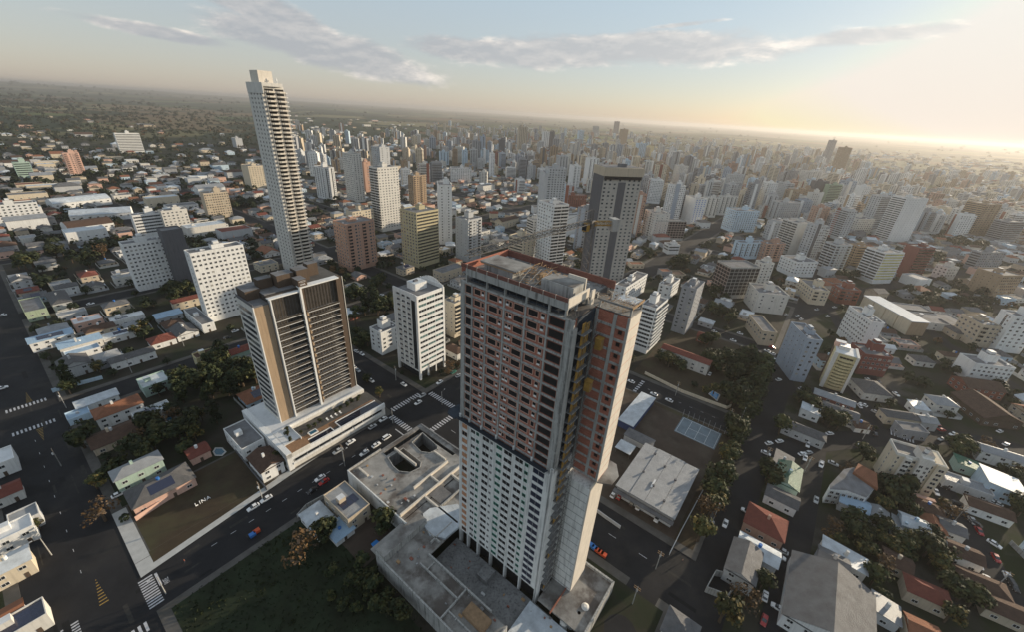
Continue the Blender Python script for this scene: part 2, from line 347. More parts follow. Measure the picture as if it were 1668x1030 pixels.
def groundmat():
    m,t,b=bsdf('ground'); MATS['ground']=m; b.inputs['Roughness'].default_value=.95; b.inputs['Specular IOR Level'].default_value=.1
    geo=nd(t,'ShaderNodeNewGeometry'); P=geo.outputs['Position']
    def ns(s,d=6):
        n=nd(t,'ShaderNodeTexNoise'); n.inputs['Scale'].default_value=s; n.inputs['Detail'].default_value=d; n.inputs['Roughness'].default_value=.6; t.links.new(P,n.inputs['Vector']); return n.outputs[0]
    def mr(v,a,b_): 
        n=nd(t,'ShaderNodeMapRange',interpolation_type='SMOOTHSTEP'); t.links.new(v,n.inputs[0]); n.inputs[1].default_value=a; n.inputs[2].default_value=b_; return n.outputs[0]
    def mixc(f,a,b_):
        n=nd(t,'ShaderNodeMix',data_type='RGBA'); t.links.new(f,n.inputs[0])
        for i,v in ((6,a),(7,b_)):
            if hasattr(v,'links'): t.links.new(v,n.inputs[i])
            else: n.inputs[i].default_value=(*v,1)
        return n.outputs[2]
    urb=mixc(mr(ns(.05),.42,.6),(.04,.038,.03),(.026,.034,.015)); urb=mixc(mr(ns(.03,8),.55,.66),urb,(.07,.065,.058))
    vo=nd(t,'ShaderNodeTexVoronoi'); vo.inputs['Scale'].default_value=1/620; vo.inputs['Randomness'].default_value=.9
    dn=nd(t,'ShaderNodeTexNoise'); dn.inputs['Scale'].default_value=1/500; t.links.new(P,dn.inputs['Vector'])
    va=nd(t,'ShaderNodeVectorMath',operation='MULTIPLY_ADD'); t.links.new(dn.outputs[1],va.inputs[0]); va.inputs[1].default_value=(350,350,0); t.links.new(P,va.inputs[2]); 
    mp=nd(t,'ShaderNodeMapping'); mp.inputs['Scale'].default_value=(1,.55,0); mp.inputs['Rotation'].default_value=(0,0,.3); t.links.new(va.outputs[0],mp.inputs['Vector']); t.links.new(mp.outputs[0],vo.inputs['Vector'])
    cr_=nd(t,'ShaderNodeValToRGB'); cr_.color_ramp.interpolation='CONSTANT'; e=cr_.color_ramp.elements
    cols=[(0,(.05,.065,.03)),(.18,(.11,.13,.05)),(.32,(.16,.12,.07)),(.44,(.035,.05,.025)),(.62,(.19,.17,.09)),(.74,(.08,.11,.045)),(.86,(.14,.09,.055))]
    e[0].position=0; e[0].color=(*cols[0][1],1); e[1].position=cols[1][0]; e[1].color=(*cols[1][1],1)
    for p_,c_ in cols[2:]: q=e.new(p_); q.color=(*c_,1)
    sp_=nd(t,'ShaderNodeSeparateColor'); t.links.new(vo.outputs['Color'],sp_.inputs[0]); t.links.new(sp_.outputs[0],cr_.inputs[0])
    fields=mixc(mr(ns(1/900,9),.47,.53),cr_.outputs[0],(.030,.042,.022))
    ln=nd(t,'ShaderNodeVectorMath',operation='LENGTH'); t.links.new(P,ln.inputs[0])
    f=mr(mth(t,'ADD',ln.outputs['Value'],mth(t,'MULTIPLY',ns(1/400),1400)),2300,2900)
    t.links.new(mixc(f,urb,fields),b.inputs['Base Color'])
groundmat(); gm.ms=['ground']; gm.sm=True
struct(gm.build('ground'))
# asphalt sheet and blocks of the near grid
RA=[(-137,-113),(-10.5,10.5),(92,108),(200,212),(310,322),(430,442),(560,572),(690,702)]
RB=[(-560,-548),(-420,-408),(-276,-262),(-137,-121),(-11,10.5),(133,146)]
mb=MB(); abpoly(mb,-262,702,-700,146,-.05,'asphalt'); 
def strip(mb,pts,wd,z,m):
    for (x0,y0),(x1,y1) in zip(pts,pts[1:]):
        dx,dy=x1-x0,y1-y0; l=math.hypot(dx,dy); nx,ny=-dy/l*wd/2,dx/l*wd/2
        mb.face([(x0+nx,y0+ny,z),(x0-nx,y0-ny,z),(x1-nx,y1-ny,z),(x1+nx,y1+ny,z)],m)
        z+=.004
        n=12; mb.face([(x1+wd/2*math.cos(6.283*k/n),y1+wd/2*math.sin(6.283*k/n),z) for k in range(n)],m); z+=.004
    return z
PR=[  # polylines in photo pixels on the ground, width
 ([(1215,700),(1250,738),(1330,722),(1400,715),(1470,712),(1560,712),(1668,735)],12),
 ([(1330,722),(1318,790),(1302,870),(1285,940),(1262,1030)],9),
 ([(1470,712),(1530,790),(1580,870),(1640,970),(1690,1040)],10),
 ([(1440,720),(1420,680),(1385,630),(1340,640)],8),
 ([(1060,535),(1120,548),(1180,562),(1260,590),(1290,640),(1330,640)],9),
 ([(1268,600),(1283,520),(1350,500),(1430,470),(1510,452),(1600,440),(1700,430)],13),
 ([(1180,480),(1270,500),(1283,520)],9),
 ([(1060,470),(1110,478),(1180,480)],9),
 ([(1350,500),(1420,620),(1530,700)],8),
 ([(1225,430),(1290,455),(1350,465),(1410,476)],9),
 ([(1430,470),(1540,560),(1668,640)],9),
 ([(1060,940),(1010,1030)],10),
]
z=-.20
for pts,wd in PR:
    z=strip(mb,[at(*p) for p in pts],wd,z,'asphalt')
struct(mb.build('road'))
PRW=[([at(*p) for p in pts],wd) for pts,wd in PR]
def on_road(x,y,pad=2.0):
    a,b=AB(x,y)
    if -262<a<702 and -700<b<146:
        for r0,r1 in RA:
            if r0-pad<a<r1+pad: return True
        for r0,r1 in RB:
            if r0-pad<b<r1+pad: return True
    for pts,wd in PRW:
        for (x0,y0),(x1,y1) in zip(pts,pts[1:]):
            dx,dy=x1-x0,y1-y0; l2=dx*dx+dy*dy; t=max(0,min(1,((x-x0)*dx+(y-y0)*dy)/l2))
            if math.hypot(x-x0-t*dx,y-y0-t*dy)<wd/2+pad: return True
    return False
aE=[-262]+[v for r in RA for v in r]+[702]; bE=[-700]+[v for r in RB for v in r]
blocks=MB(); yards=MB()
for i in range(0,len(aE)-1,2):
    for j in range(0,len(bE)-1,2):
        a0,a1,b0,b1=aE[i],aE[i+1],bE[j],bE[j+1]
        if a1-a0<8 or b1-b0<8: continue
        abbox(blocks,a0,a1,b0,b1,-.3,.10,'paving')
        k=3.2
        if abs(a0+113)<1 and abs(b1+11)<1: continue
        abpoly(yards,a0+k,a1-k,b0+k,b1-k,.115,'dirt' if (abs(a0-10.5)<1 and abs(b0-10.5)<1) else 'yard')
# right of the last line the podium block reaches on
struct(blocks.build('pavement'))
# LINA lot block pieces
abpoly(yards,-109.8,-13.8,-117.8,-41,.115,'yard'); abpoly(yards,-70,-13.8,-41,-13.8,.115,'yard')
struct(yards.build('yard_ground'))
l=MB(); abpoly(l,-108.5,-70.5,-40,-13.2,.118,'lawn_brown'); struct(l.build('lawn'))
l=MB(); abpoly(l,-113,-109,-40,-11.5,.125,'paving_light'); abpoly(l,-109,-62,-12.9,-11.2,.125,'paving_light'); l.face([(*W(-113,-11.3),.127),(*W(-113,-4.6),.127),(*W(-76,-8.6),.127),(*W(-50,-11.3),.127)],'paving_light'); l.face([(*W(-109,-13.1),.131),(*W(-109,-7.6),.131),(*W(-76,-11.2),.131),(*W(-66,-12.6),.131),(*W(-70,-13.1),.131)],'lawn_brown'); struct(l.build('sidewalk'))
l=MB(); abpoly(l,-110,-66,13,130,.122,'field_green'); abpoly(l,-66,-52,13,46,.122,'dirt'); abpoly(l,14,90,14,130,.122,'dirt'); abpoly(l,14,89,124,131,.13,'lawn_brown'); abpoly(l,88,91,13,130,.13,'lawn_brown'); struct(l.build('meadow'))
l=MB(); abpoly(l,112,197,66,131,.125,'lawn_brown'); struct(l.build('school_lawn'))
# painted markings
mk=MB(); mz=-.045
def zebra(a0,a1,b0,b1,n,along,m='road_paint'):
    for k in range(n):
        t0=k/n; t1=(k+.5)/n
        if along=='a': abpoly(mk,a0+(a1-a0)*t0,a0+(a1-a0)*t1,b0,b1,mz,m)
        else: abpoly(mk,a0,a1,b0+(b1-b0)*t0,b0+(b1-b0)*t1,mz,m)
zebra(-114.1,-110.5,-3.6,9,12,'b'); zebra(-131.5,-127.8,-3.5,9,12,'b'); zebra(-133,-115,11.5,15,13,'a')
zebra(-130,-116,-145.6,-142.6,11,'a'); zebra(-130,-116,-122.6,-119.6,11,'a')
zebra(-14.5,-11.5,-9.5,9,12,'b'); zebra(11.5,14.5,-9.5,9,12,'b'); zebra(-9.5,9,-14.5,-11.5,12,'a'); zebra(-9.5,9,11.5,14.5,12,'a')
zebra(92.5,107,74,76,6,'a'); zebra(150,156,193,203,8,'b')
abpoly(mk,-110.1,-109.4,-3.2,2.6,mz,'road_paint'); abpoly(mk,-17.5,-17,-.5,9,mz,'road_paint')
pass
for k in range(9): abpoly(mk,-124.4,-124.25,-110+k*11,-108.5+k*11,mz,'road_paint')
for c0,s in ((-4,-1),(-118,1),(-147,-1)):
    for k in range(9):
        b_=c0+s*k*1.3; wd=1.5*(1-k/9); abpoly(mk,-122-wd*.7,-122+wd*.7,b_-.2,b_+.2,mz,'yellow_paint')
for k in range(12): abpoly(mk,-95+k*6,-93.2+k*6,-.1,.1,mz,'road_paint')
for k in range(9): abpoly(mk,-.1,.1,20+k*12,23+k*12,mz,'road_paint'); 
for k in range(30): abpoly(mk,99.9,100.1,20+k*6,21.5+k*6,mz,'road_paint') if k<18 else None
abpoly(mk,84-84,-0.0,0,0,mz,'road_paint') if 0 else None
# SLOW lettering on the road near the crossing: white blocks

struct(mk.build('road_marking'))
mat('asphalt_patch',(.034,.032,.030),.95,.4,.8); mat('asphalt_fresh',(.010,.010,.011),.9,.2,.8)
pk=MB(); rpk=random.Random(44); pz=-.0465
for k in range(170):
    r0,r1=rpk.choice(RA[:3]+RB[3:5]); isA=(r0,r1) in RA
    c=rpk.uniform(r0+1,r1-1); t_=rpk.uniform(-260,130) if isA else rpk.uniform(-130,200); l_=rpk.uniform(1.5,14); w__=rpk.uniform(.3,1.7); mt=rpk.choice(['asphalt_patch','asphalt_patch','asphalt_fresh'])
    if isA: abpoly(pk,c-w__/2,c+w__/2,t_,t_+l_,pz,mt)
    else: abpoly(pk,t_,t_+l_,c-w__/2,c+w__/2,pz,mt)
    pz+=.0000 if 0 else .00002
struct(pk.build('road_patches'))
# ------------------------------------------------------------------ facade elements (origin on the wall, +x along, -y outward)
ECACHE={}
def el_mesh(kind,prm):
    k=(kind,prm)
    if k in ECACHE: return ECACHE[k]
    m=MB()
    if kind=='window':
        w_,h_,fr,gl=prm; t=.09
        m.box(-w_/2-t,-.07,-t,w_/2+t,.0,0,fr); m.box(-w_/2-t,-.07,h_,w_/2+t,.0,h_+t,fr)
        m.box(-w_/2-t,-.07,0,-w_/2,.0,h_,fr); m.box(w_/2,-.07,0,w_/2+t,.0,h_,fr); m.box(-.03,-.06,0,.03,0,h_,fr)
        m.face([(-w_/2,-.03,0),(w_/2,-.03,0),(w_/2,-.03,h_),(-w_/2,-.03,h_)],gl)
    elif kind=='balcony':
        w_,d_,h_,wm=prm
        m.face([(-w_/2,-.04,.1),(w_/2,-.04,.1),(w_/2,-.04,2.3),(-w_/2,-.04,2.3)],'glass')
        m.box(-w_/2,-d_,-.12,w_/2,.0,.06,wm); m.box(-w_/2,-d_,.06,w_/2,-d_+.12,h_,wm); m.box(-w_/2,-d_+.12,.06,-w_/2+.12,0,h_,wm); m.box(w_/2-.12,-d_+.12,.06,w_/2,0,h_,wm)
        m.box(-.6,-.09,.1,-.52,0,2.3,wm)
    elif kind=='strip_window':
        w_,h_,fr,gl=prm
        m.face([(-w_/2,-.03,0),(w_/2,-.03,0),(w_/2,-.03,h_),(-w_/2,-.03,h_)],gl)
        m.box(-w_/2,-.09,-.12,w_/2,0,0,fr); m.box(-w_/2,-.09,h_,w_/2,0,h_+.1,fr)
        n=max(2,int(w_/1.5))
        for i in range(1,n): x=-w_/2+w_*i/n; m.box(x-.04,-.07,0,x+.04,0,h_,fr)
    elif kind=='opening':
        w_,h_,fr=prm; t=.12
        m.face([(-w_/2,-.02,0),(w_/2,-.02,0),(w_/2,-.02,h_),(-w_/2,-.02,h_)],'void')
        m.box(-w_/2-t,-.1,-t,w_/2+t,0,0,fr); m.box(-w_/2-t,-.1,h_,w_/2+t,0,h_+t,fr); m.box(-w_/2-t,-.1,0,-w_/2,0,h_,fr); m.box(w_/2,-.1,0,w_/2+t,0,h_,fr)
    elif kind=='door':
        w_,h_,dm=prm; m.box(-w_/2,-.07,0,w_/2,0,h_,dm)
    ECACHE[k]=m; return m
def far_el(kind,prm,m):
    w_,h_=prm[0],prm[1]
    if kind=='balcony':
        m2=MB(); m2.face([(-w_/2,-.04,.1),(w_/2,-.04,.1),(w_/2,-.04,2.3),(-w_/2,-.04,2.3)],'glass'); m2.box(-w_/2,-prm[1],-.1,w_/2,0,prm[2],prm[3]); return m2
    m2=MB(); m2.face([(-w_/2,-.05,0),(w_/2,-.05,0),(w_/2,-.05,h_),(-w_/2,-.05,h_)],'void' if kind=='opening' else prm[-1] if kind!='door' else prm[2]); return m2
def elems(st,wd,h,z0,wm,r,gl='glass',fl=3.0):
    gl0=gl
    n=max(1,int(round((h-z0-.6)/fl))); ph=(h-z0-.4)/n; o=[]; fr='white_paint' if wm in('wall_white','wall_offwhite') else 'wall_lgrey'
    for i in range(n):
        z=z0+i*ph
        if st in 'wdst':
            pitch={'w':3.6,'d':2.5,'s':6.5,'t':4.5}[st]; ww={'w':1.7,'d':1.4,'s':1.3,'t':.7}[st]; hh={'w':1.3,'d':1.3,'s':1.2,'t':.7}[st]
            k=max(1,int((wd-1)/pitch)); 
            for j in range(k):
                q=r.random()
                if q<.03: continue
                o.append(('window',(ww,hh,fr,'curtain' if q>.86 and gl=='glass' else gl),wd*(j+.5)/k,z+1.0))
        elif st=='B':
            k=max(1,int(round(wd/9))); 
            for j in range(k): o.append(('balcony',(round(wd/k-.5,1),1.3,1.0,wm),wd*(j+.5)/k,z+.1))
        elif st=='b':
            k=max(1,int(round(wd/6.5)))
            for j in range(k):
                u=wd*(j+.5)/k
                if j%2==0: o.append(('balcony',(3.6,1.2,1.0,wm),u,z+.1))
                else: o.append(('window',(1.8,1.3,fr,gl),u-1.2,z+1.0)); o.append(('window',(1.0,1.0,fr,gl),u+1.6,z+1.2))
        elif st=='h':
            o.append(('strip_window',(round(wd-1.2,1),1.5,wm,gl),wd/2,z+1.0))
        elif st=='v':
            k=max(1,int(wd/7)); 
            for j in range(k): o.append(('strip_window',(1.6,round(ph-.15,1),wm,gl),wd*(j+.5)/k,z+.1)); o.append(('window',(1.2,1.2,fr,gl),min(wd-1,wd*(j+.5)/k+2.6),z+1.0))
        elif st=='g':
            k=max(1,int(round(wd/4.2)))
            for j in range(k): o.append(('opening',(round(wd/k-.7,1),round(ph-.8,1),'wall_brickp'),wd*(j+.5)/k,z+.35))
        elif st=='o':
            k=max(1,int(round(wd/4.2)))
            for j in range(k): o.append(('opening',(round(wd/k-.5,1),round(ph-.5,1),wm),wd*(j+.5)/k,z+.25))
    return o
def facepos(f,wd,dp,u):
    if f=='R': return (u,0,0.0)
    if f=='X': return (wd,u,math.pi/2)
    if f=='B': return (wd-u,dp,math.pi)
    return (0,dp-u,-math.pi/2)
def tower(label,cat,ox,oy,th,wd,dp,h,wm,sL,sR,near,group=None,roof='roof_flat',z0=3.5,pent=True,name='apartment_tower',gl='glass',fl=3.0,desc=None,extra=None,r=None):
    r=r or random.Random(int(ox*7+oy*13)); wm='wall_'+wm if 'wall_'+wm in MATS else wm
    occ_add(ox,oy,th,wd,dp,2)
    body=MB(); body.box(0,0,-.6,wd,dp,h,wm)
    rf=MB(); pw=.25
    for q in ((-.06,-.06,wd+.06,pw),(-.06,dp-pw,wd+.06,dp+.06),(-.06,pw,pw,dp-pw),(wd-pw,pw,wd+.06,dp-pw)): rf.box(q[0],q[1],h-.05,q[2],q[3],h+.9,wm)
    rf.box(pw,pw,h-.05,wd-pw,dp-pw,h+.12,roof)
    pb=MB()
    if pent:
        cw,cd=min(wd*.45,7),min(dp*.45,6); px_,py_=wd*r.uniform(.3,.5),dp*r.uniform(.3,.5); ph=r.choice((3,4,5.5))
        pb.box(px_,py_,h+.1,px_+cw,py_+cd,h+ph,wm,top=roof)
        pb.box(px_+cw*.25,py_+cd*.2,h+ph,px_+cw*.7,py_+cd*.8,h+ph+1.6,wm,top='roof_white')
        for k in range(3): x,y=r.uniform(1,wd-2),r.uniform(1,dp-2); rf.box(x,y,h+.1,x+r.uniform(.8,1.6),y+r.uniform(.8,1.6),h+r.uniform(.6,1.4),'roof_white')
    root=empty(name,label,cat,(ox,oy,0),th,group) if near else None
    walls_el={'R':sR,'L':sL,'X':sL,'B':sR}
    far=MB()
    if near:
        body.build('wall',root); rf.build('roof',root)
        if pent: pb.build('roof_house',root)
    cnt={}
    rest={}
    for f in 'RLXB':
        width=wd if f in 'RB' else dp
        for kind,prm,u,z in elems(walls_el[f],width,h,z0,wm,r,gl,fl):
            x,y,rz=facepos(f,wd,dp,u)
            if near and f in 'RL' and cnt.get(kind,0)<100:
                cnt[kind]=cnt.get(kind,0)+1
                key=('me',kind,prm)
                if key not in ECACHE: ECACHE[key]=el_mesh(kind,prm).mesh(kind)
                link(kind,ECACHE[key],root,(x,y,z),rz)
            elif near:
                rest.setdefault(kind,MB()).merge(el_mesh(kind,prm) if f in 'RL' else far_el(kind,prm,0),(x,y,z),rz)
            else:
                if f in 'XB' and kind!='balcony' : 
                    far.merge(far_el(kind,prm,0),(x,y,z),rz)
                else: far.merge(far_el(kind,prm,0),(x,y,z),rz)
    for kind,m in rest.items(): stuff(m.build(kind,root))
    if extra: extra(root if near else None,wd,dp,h,wm,body)
    if not near and desc:
        c2=r.choice(['wall_dgrey','wall_white','wall_tan','wall_cream','wall_blueg','wall_grey','wall_brickp','wall_offwhite'])
        q=r.random()
        if q<.55: u=r.choice([.0,.36,.7])*wd; body.box(u,-.25,0,u+wd*.28,.0,h+r.choice([0,1.5,3]),c2)
        if q>.3: u=r.choice([.0,.4,.66])*dp; body.box(-.25,u,0,.0,u+dp*.3,h+r.choice([0,1.5]),c2)
        if q>.6: body.box(wd*.12,dp*.12,h,wd*.88,dp*.8,h+3.2,wm,top=roof)
        if q<.25: body.tube((wd*.5,dp*.5,h),(wd*.5,dp*.5,h+9),.15,'steel',n=4)
    if not near:
        body.merge(rf); body.merge(pb); body.merge(far)
        o=body.build(name,None,(ox,oy,0),th); tag(o,label,cat,group); root=o
    if desc: autolabel(root,desc,ox,oy)
    return root
def th_for(x,y):
    if x>1195 and y>460: return rad(-8)
    if x>1040 and y<460: return rad(12)
    if 680<x<=1040 and y<320: return rad(14)
    if 860<x<=1040 and y<400: return rad(32)
    return TH
def size_for(px,py,h,d,xt):
    # length t so that point + t*d projects to column xt
    lo,hi=0.5,130.0
    x0=proj(px,py,h)[0]; s=1 if xt>x0 else -1
    for _ in range(40):
        m=(lo+hi)/2; xx=proj(px+d[0]*m,py+d[1]*m,h)[0]
        if (xx-xt)*s<0: lo=m
        else: hi=m
    return m
# label, corner x, top y, base y, left x, right x, wall, styleL, styleR, options
TW=[
('white apartment block with rows of windows beside a grey slab',199,400,475,197,265,'white','n','d',{}),
('bare dark grey slab tower squeezed behind the white window block',263,378,468,262,297,'dgrey','n','n',dict(pent=False)),
('tall cream white tower with brown triple windows left of brown glass tower',309,415,527,303,396,'white','s','d',{}),
('white office slab with sloping ends far off at the left',186,217,249,185,228,'white','n','h',dict(fl=3.4)),
('pale green block with white window bands at the left edge',20,265,290,19,48,'mint','n','h',{}),
('terracotta block with pale balconies at far left',101,249,287,100,128,'pink','n','b',{}),
('beige tower with green corner stair, among dark trees',331,316,357,330,371,'beige','n','d',{}),
('white stepped block with black window bands at left',215,352,388,213,262,'white','n','h',{}),
('white mid-rise block right of the stepped banded block',262,345,384,260,304,'offwhite','n','w',{}),
('bulky white block with terraces on the left edge of the city',-40,338,372,-42,60,'white','n','w',{}),
('sunlit white apartment block with flat roof beside the balcony tower',404,271,307,381,433,'cream','n','w',{}),
('small white block behind the balcony tower',428,222,262,424,432,'white','n','w',dict(far=1)),
('white tower with dark vertical stripes and red side',526,274,326,507,544,'white','v','v',{}),
('slim white and grey tower with a dark lower half',574,251,330,548,588,'offwhite','w','w',{}),
('coral red tower strip behind the grey white one',592,264,313,590,603,'salmon','n','s',{}),
('pale tower with orange brown stripe and balconies on its left side',614.6,274,378,600.6,648,'offwhite','B','w',{}),
('older grey tower with dark top floors behind the striped pale tower',618,240,330,604,634,'lgrey','w','s',{}),
('slim brick red tower with cream balconies',672.6,287,338,664,694,'tan','w','b',dict(wall2=1)),
('tall plain white tower with small windows',714,302,398,696,736,'white','s','s',{}),
('olive yellow tower with glass centre and wide podium',678,348,437,651,714,'ochre','w','h',{}),
('salmon tower with navy stripe and balconies to the right',563,367,443,542,609,'salmon','w','b',{}),
('dark and cream block just behind the salmon tower',574,346,385,563,608,'cream','n','w',{}),
('blue grey and white tower between the olive tower and the brick tower',762.5,360,428,742,785,'lgrey','t','b',{}),
('white tower with long balcony rows in front of the grey slabs',903,335.5,445,878,927,'white','w','B',{}),
('grey windowless slab tower, left one of the pair',889,282,372,867,900,'lgrey','n','s',{}),
('paler grey slab tower with windows, right one of the pair',895,274,372,889,923,'lgrey','n','w',{}),
('short tower with cream front and navy side by the crane jib',852,390,440,829,872,'cream','h','s',{}),
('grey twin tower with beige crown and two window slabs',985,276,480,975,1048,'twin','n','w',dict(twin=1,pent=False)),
('white windowless commercial block left of the grey twin tower',925,352,385,921,962,'white','n','n',dict(pent=False)),
('low red brick office with square windows',921,318,338,920,956,'brickp','n','w',dict(far=1)),
('white stepped house block right of the twin tower base',1020,470,500,1012,1062,'white','w','w',{}),
('white block with black window grid behind the construction wing',1069,505,578,1046,1088,'white','h','B',{}),
('slim grey tower with a bright white roof tank house',1134.6,473,546.5,1111,1148,'grey','w','s',{}),
('white balcony block with a dark roof above the brick shell',1068,349,392,1045,1092,'offwhite','b','s',{}),
('brick framed shell of an unfinished block',1068,360,392,1065,1119,'concrete','g','g',dict(pent=False)),
('curved balcony tower behind the brick shell',1100,310,357,1087,1122,'grey','b','B',{}),
('white tower with bright blue window panels',1134,324,366,1117,1152,'white','n','w',dict(gl='bluepanel')),
('white slab left one behind the blue striped tower',1152,322,354,1150,1173,'offwhite','w','v',dict(far=1)),
('white slab with four window stripes right of the first',1176,320,350,1172,1203,'offwhite','w','v',dict(far=1)),
('long pale blue and white hospital-like block',1200,344,378,1183,1238,'lblue','w','w',{}),
('beige grey tower with fine windows above the pale block',1190,284,325,1184,1214,'lgrey','w','w',dict(far=1)),
('cream block with flat terraces at mid right',1218,307,340,1211,1240,'cream','w','b',dict(far=1)),
('white tower pair with a dark gap between them',1142,292,318,1134,1165,'white','w','v',dict(far=1)),
('light tower behind the white pair',1108,270,300,1099,1122,'offwhite','w','w',dict(far=1)),
('slim tan tower right of the far pale ones',1082,272,303,1077,1092,'tan','n','w',dict(far=1)),
('pale tower with blank side next to the slim tan tower',1056,284,312,1050,1066,'lgrey','n','v',dict(far=1)),
('white tower with bare left side and balconies',935,270,311,928,947,'white','n','b',dict(far=1)),
('white and black framed tower right of centre',960,258,304,954,977,'white','n','v',dict(far=1)),
('grey white striped tower near the centre park',912,254,290,906,926,'lgrey','w','v',dict(far=1)),
('sunlit orange tan tower in the far centre',1014,210,241,1009,1024,'tan','n','n',dict(far=1)),
('dark tower topmost on the skyline',1003,197,219,1001,1010,'dgrey','n','n',dict(far=1)),
('beige tower with two dark stripes on the skyline left of centre',846,206,245,843,860,'beige','n','v',dict(far=1)),
('slim white tower with a black crown',899,214,245,896,904,'dgrey','n','n',dict(far=1)),
('white striped tower left of the black crowned one',886,214,240,882,897,'white','n','v',dict(far=1)),
('bluish tower pair in front of the tan tower',1041,233,256,1035,1054,'lblue','n','v',dict(far=1)),
('unfinished ten storey frame with blue side netting',1191,437,487,1169,1239,'concrete','g','o',dict(pent=False)),
('white tower right behind the unfinished frame',1243,430,468,1237,1262,'offwhite','w','w',{}),
('pale blue long block with tall dark slots',1206,396,422,1197,1250,'lblue','v','v',{}),
('orange brick block with flat terraces',1250,398,426,1242,1280,'salmon','w','b',{}),
('small white three storey office',1090,400,414,1082,1108,'white','h','h',dict(far=1)),
('white two part block with blue glass, by the garden',1299,428,452,1272,1333,'white','w','w',{}),
('four storey curved corner block with old grey roof',1242,541,562,1206,1266,'beige','w','w',dict(pent=False)),
('white and red balcony block by the wide avenue',1325,473,495,1297,1352,'cream','w','b',{}),
('low red brick apartment block on the avenue',1370,472,494,1357,1403,'brickp','w','b',{}),
('white block with big grey roof box and red awnings',1236,478,508,1220,1286,'offwhite','s','s',{}),
('blue grey tower with a blank flank and dark windows in front',1315,554,620,1288,1340,'blueg','t','d',{}),
('white and pink tower with small square windows',1419.6,526,573,1366,1441,'white','d','t',{}),
('red brick five storey block below the pink white tower',1409,579,609,1387,1455,'redw','t','d',{}),
('large white slab tower with dark balconies on its left',1477,323,394,1454,1513,'white','B','t',{}),
('tower with a dark purple roof box',1437,320,376,1420,1453,'lgrey','w','B',{}),
('white tower with yellow green glass front',1443,413,462,1412,1474,'white','B','h',dict(gl='yellowglass')),
('red windowless slab with white balconies on its right',1499,405,454,1476,1524,'redw','n','B',dict()),
('dark brown tower in the hazy right half',1330,295,343,1322,1352,'dgrey','n','n',dict(far=1)),
('green glass front tower in the haze',1352,301,346,1346,1373,'greenw','n','h',dict(far=1)),
('tallest far tower with slanted top in the haze',1357,228,268,1350,1364,'grey','v','v',dict(far=1)),
('broad far tower beside the slanted one',1376,240,290,1366,1389,'tan','w','w',dict(far=1)),
('pale tower at left of the dark brown one',1318,279,312,1306,1340,'offwhite','w','b',dict(far=1)),
('slim striped tower in the hazy centre right',1290,278,308,1282,1302,'grey','w','w',dict(far=1)),
('white balcony tower left of the slim striped one',1254,298,342,1243,1268,'white','b','w',dict(far=1)),
('grey balcony tower with dark loggias',1284,299,342,1269,1295,'lgrey','w','B',dict(far=1)),
('pale grey two part block below the loggias tower',1272,330,360,1258,1305,'lgrey','v','w',dict(far=1)),
('brown balcony block in the right centre',1318,309,345,1301,1331,'tan','b','b',dict(far=1)),
('low pink white block with many windows',1400,357,380,1376,1426,'offwhite','w','w',dict(far=1)),
('white blank tower in the haze',1408,304,345,1395,1420,'white','n','w',dict(far=1)),
('white tower with black balconies left of the striped block',1300,364,415,1276,1328,'offwhite','B','n',{}),
('wide white block with stepped balconies',1332,374,410,1311,1352,'offwhite','w','b',dict(far=1)),
('navy and white balcony tower with yellow stripe',1363,400,444,1345,1389,'lgrey','B','b',{}),
('brown grey balcony tower right of the yellow striped one',1400,402,440,1386,1416,'tan','b','B',dict(far=1)),
('small white tower with many windows near garden',1243,432,462,1231,1258,'white','w','w',dict(far=1)),
('brown orange roofed block below the black balcony tower',1262,399,420,1244,1279,'salmon','w','w',dict(far=1)),
('broad hazy tower of stacked balconies at far right',1608,333,384,1571,1633,'tan','B','b',{}),
('hazy tower with pale edge at the right border',1645,362,394,1620,1672,'grey','B','h',{}),
('white grey block with lit windows at right',1545,437,456,1525,1563,'offwhite','w','w',dict(far=1)),
('dark block with white window group at right',1600,412,440,1585,1640,'grey','B','w',dict(far=1)),
('grey slab with two white window groups right of the trees',1635,450,484,1592,1668,'tan','t','d',{}),
('tall white striped tower cut by the right border',1655,517,572,1630,1700,'white','v','w',{}),
('white five storey block with small windows at right',1589,594,620,1563,1654,'white','n','d',{}),
('old beige four storey block beside the white tower',1601,531,564,1566,1631,'beige','w','b',{}),
('small ochre stepped apartment block right of the white office tower',740,497,552,733,762,'cream','t','B',{}),
('white cube apartment house at the foot of the white office tower',620,545,580,602,650,'white','w','w',{}),
('white house block with roof terrace at mid right',1092,468,490,1078,1108,'white','w','w',dict(far=1)),
('low white block with window grid left of centre',735,274,296,728,768,'white','w','w',dict(far=1)),
('pale double tower at centre left distance',716,247,268,708,731,'lblue','n','v',dict(far=1)),
('slim blue white tower right of the pale double one',754,245,270,750,762,'lblue','n','w',dict(far=1)),
('grey brown tower with slim dark lines',770,229,262,763,782,'grey','w','v',dict(far=1)),
('thin dark blue tower',784,222,262,781,791,'blueg','n','v',dict(far=1)),
('thin white striped tower left of the brick one',800,250,290,797,806,'white','n','w',dict(far=1)),
('brick red block in front of the dark avenue',810,248,272,806,822,'brickp','n','w',dict(far=1)),
('dark tower with small red sign at centre left',815,227,262,812,823,'dgrey','n','n',dict(far=1)),
('small cream tower beyond the left suburb',676,239,253,670,684,'cream','n','w',dict(far=1)),
('grey block of two slabs in the left suburb',383,225,240,376,394,'lgrey','n','n',dict(far=1)),
('hazy tall tower left of the dark topmost one',968,205,222,965,976,'grey','n','n',dict(far=1)),
('blue white tower in the far centre',944,212,233,940,952,'lblue','n','v',dict(far=1)),
('yellow corner tower at far centre right',1055,237,254,1052,1066,'yellow','n','n',dict(far=1)),
]
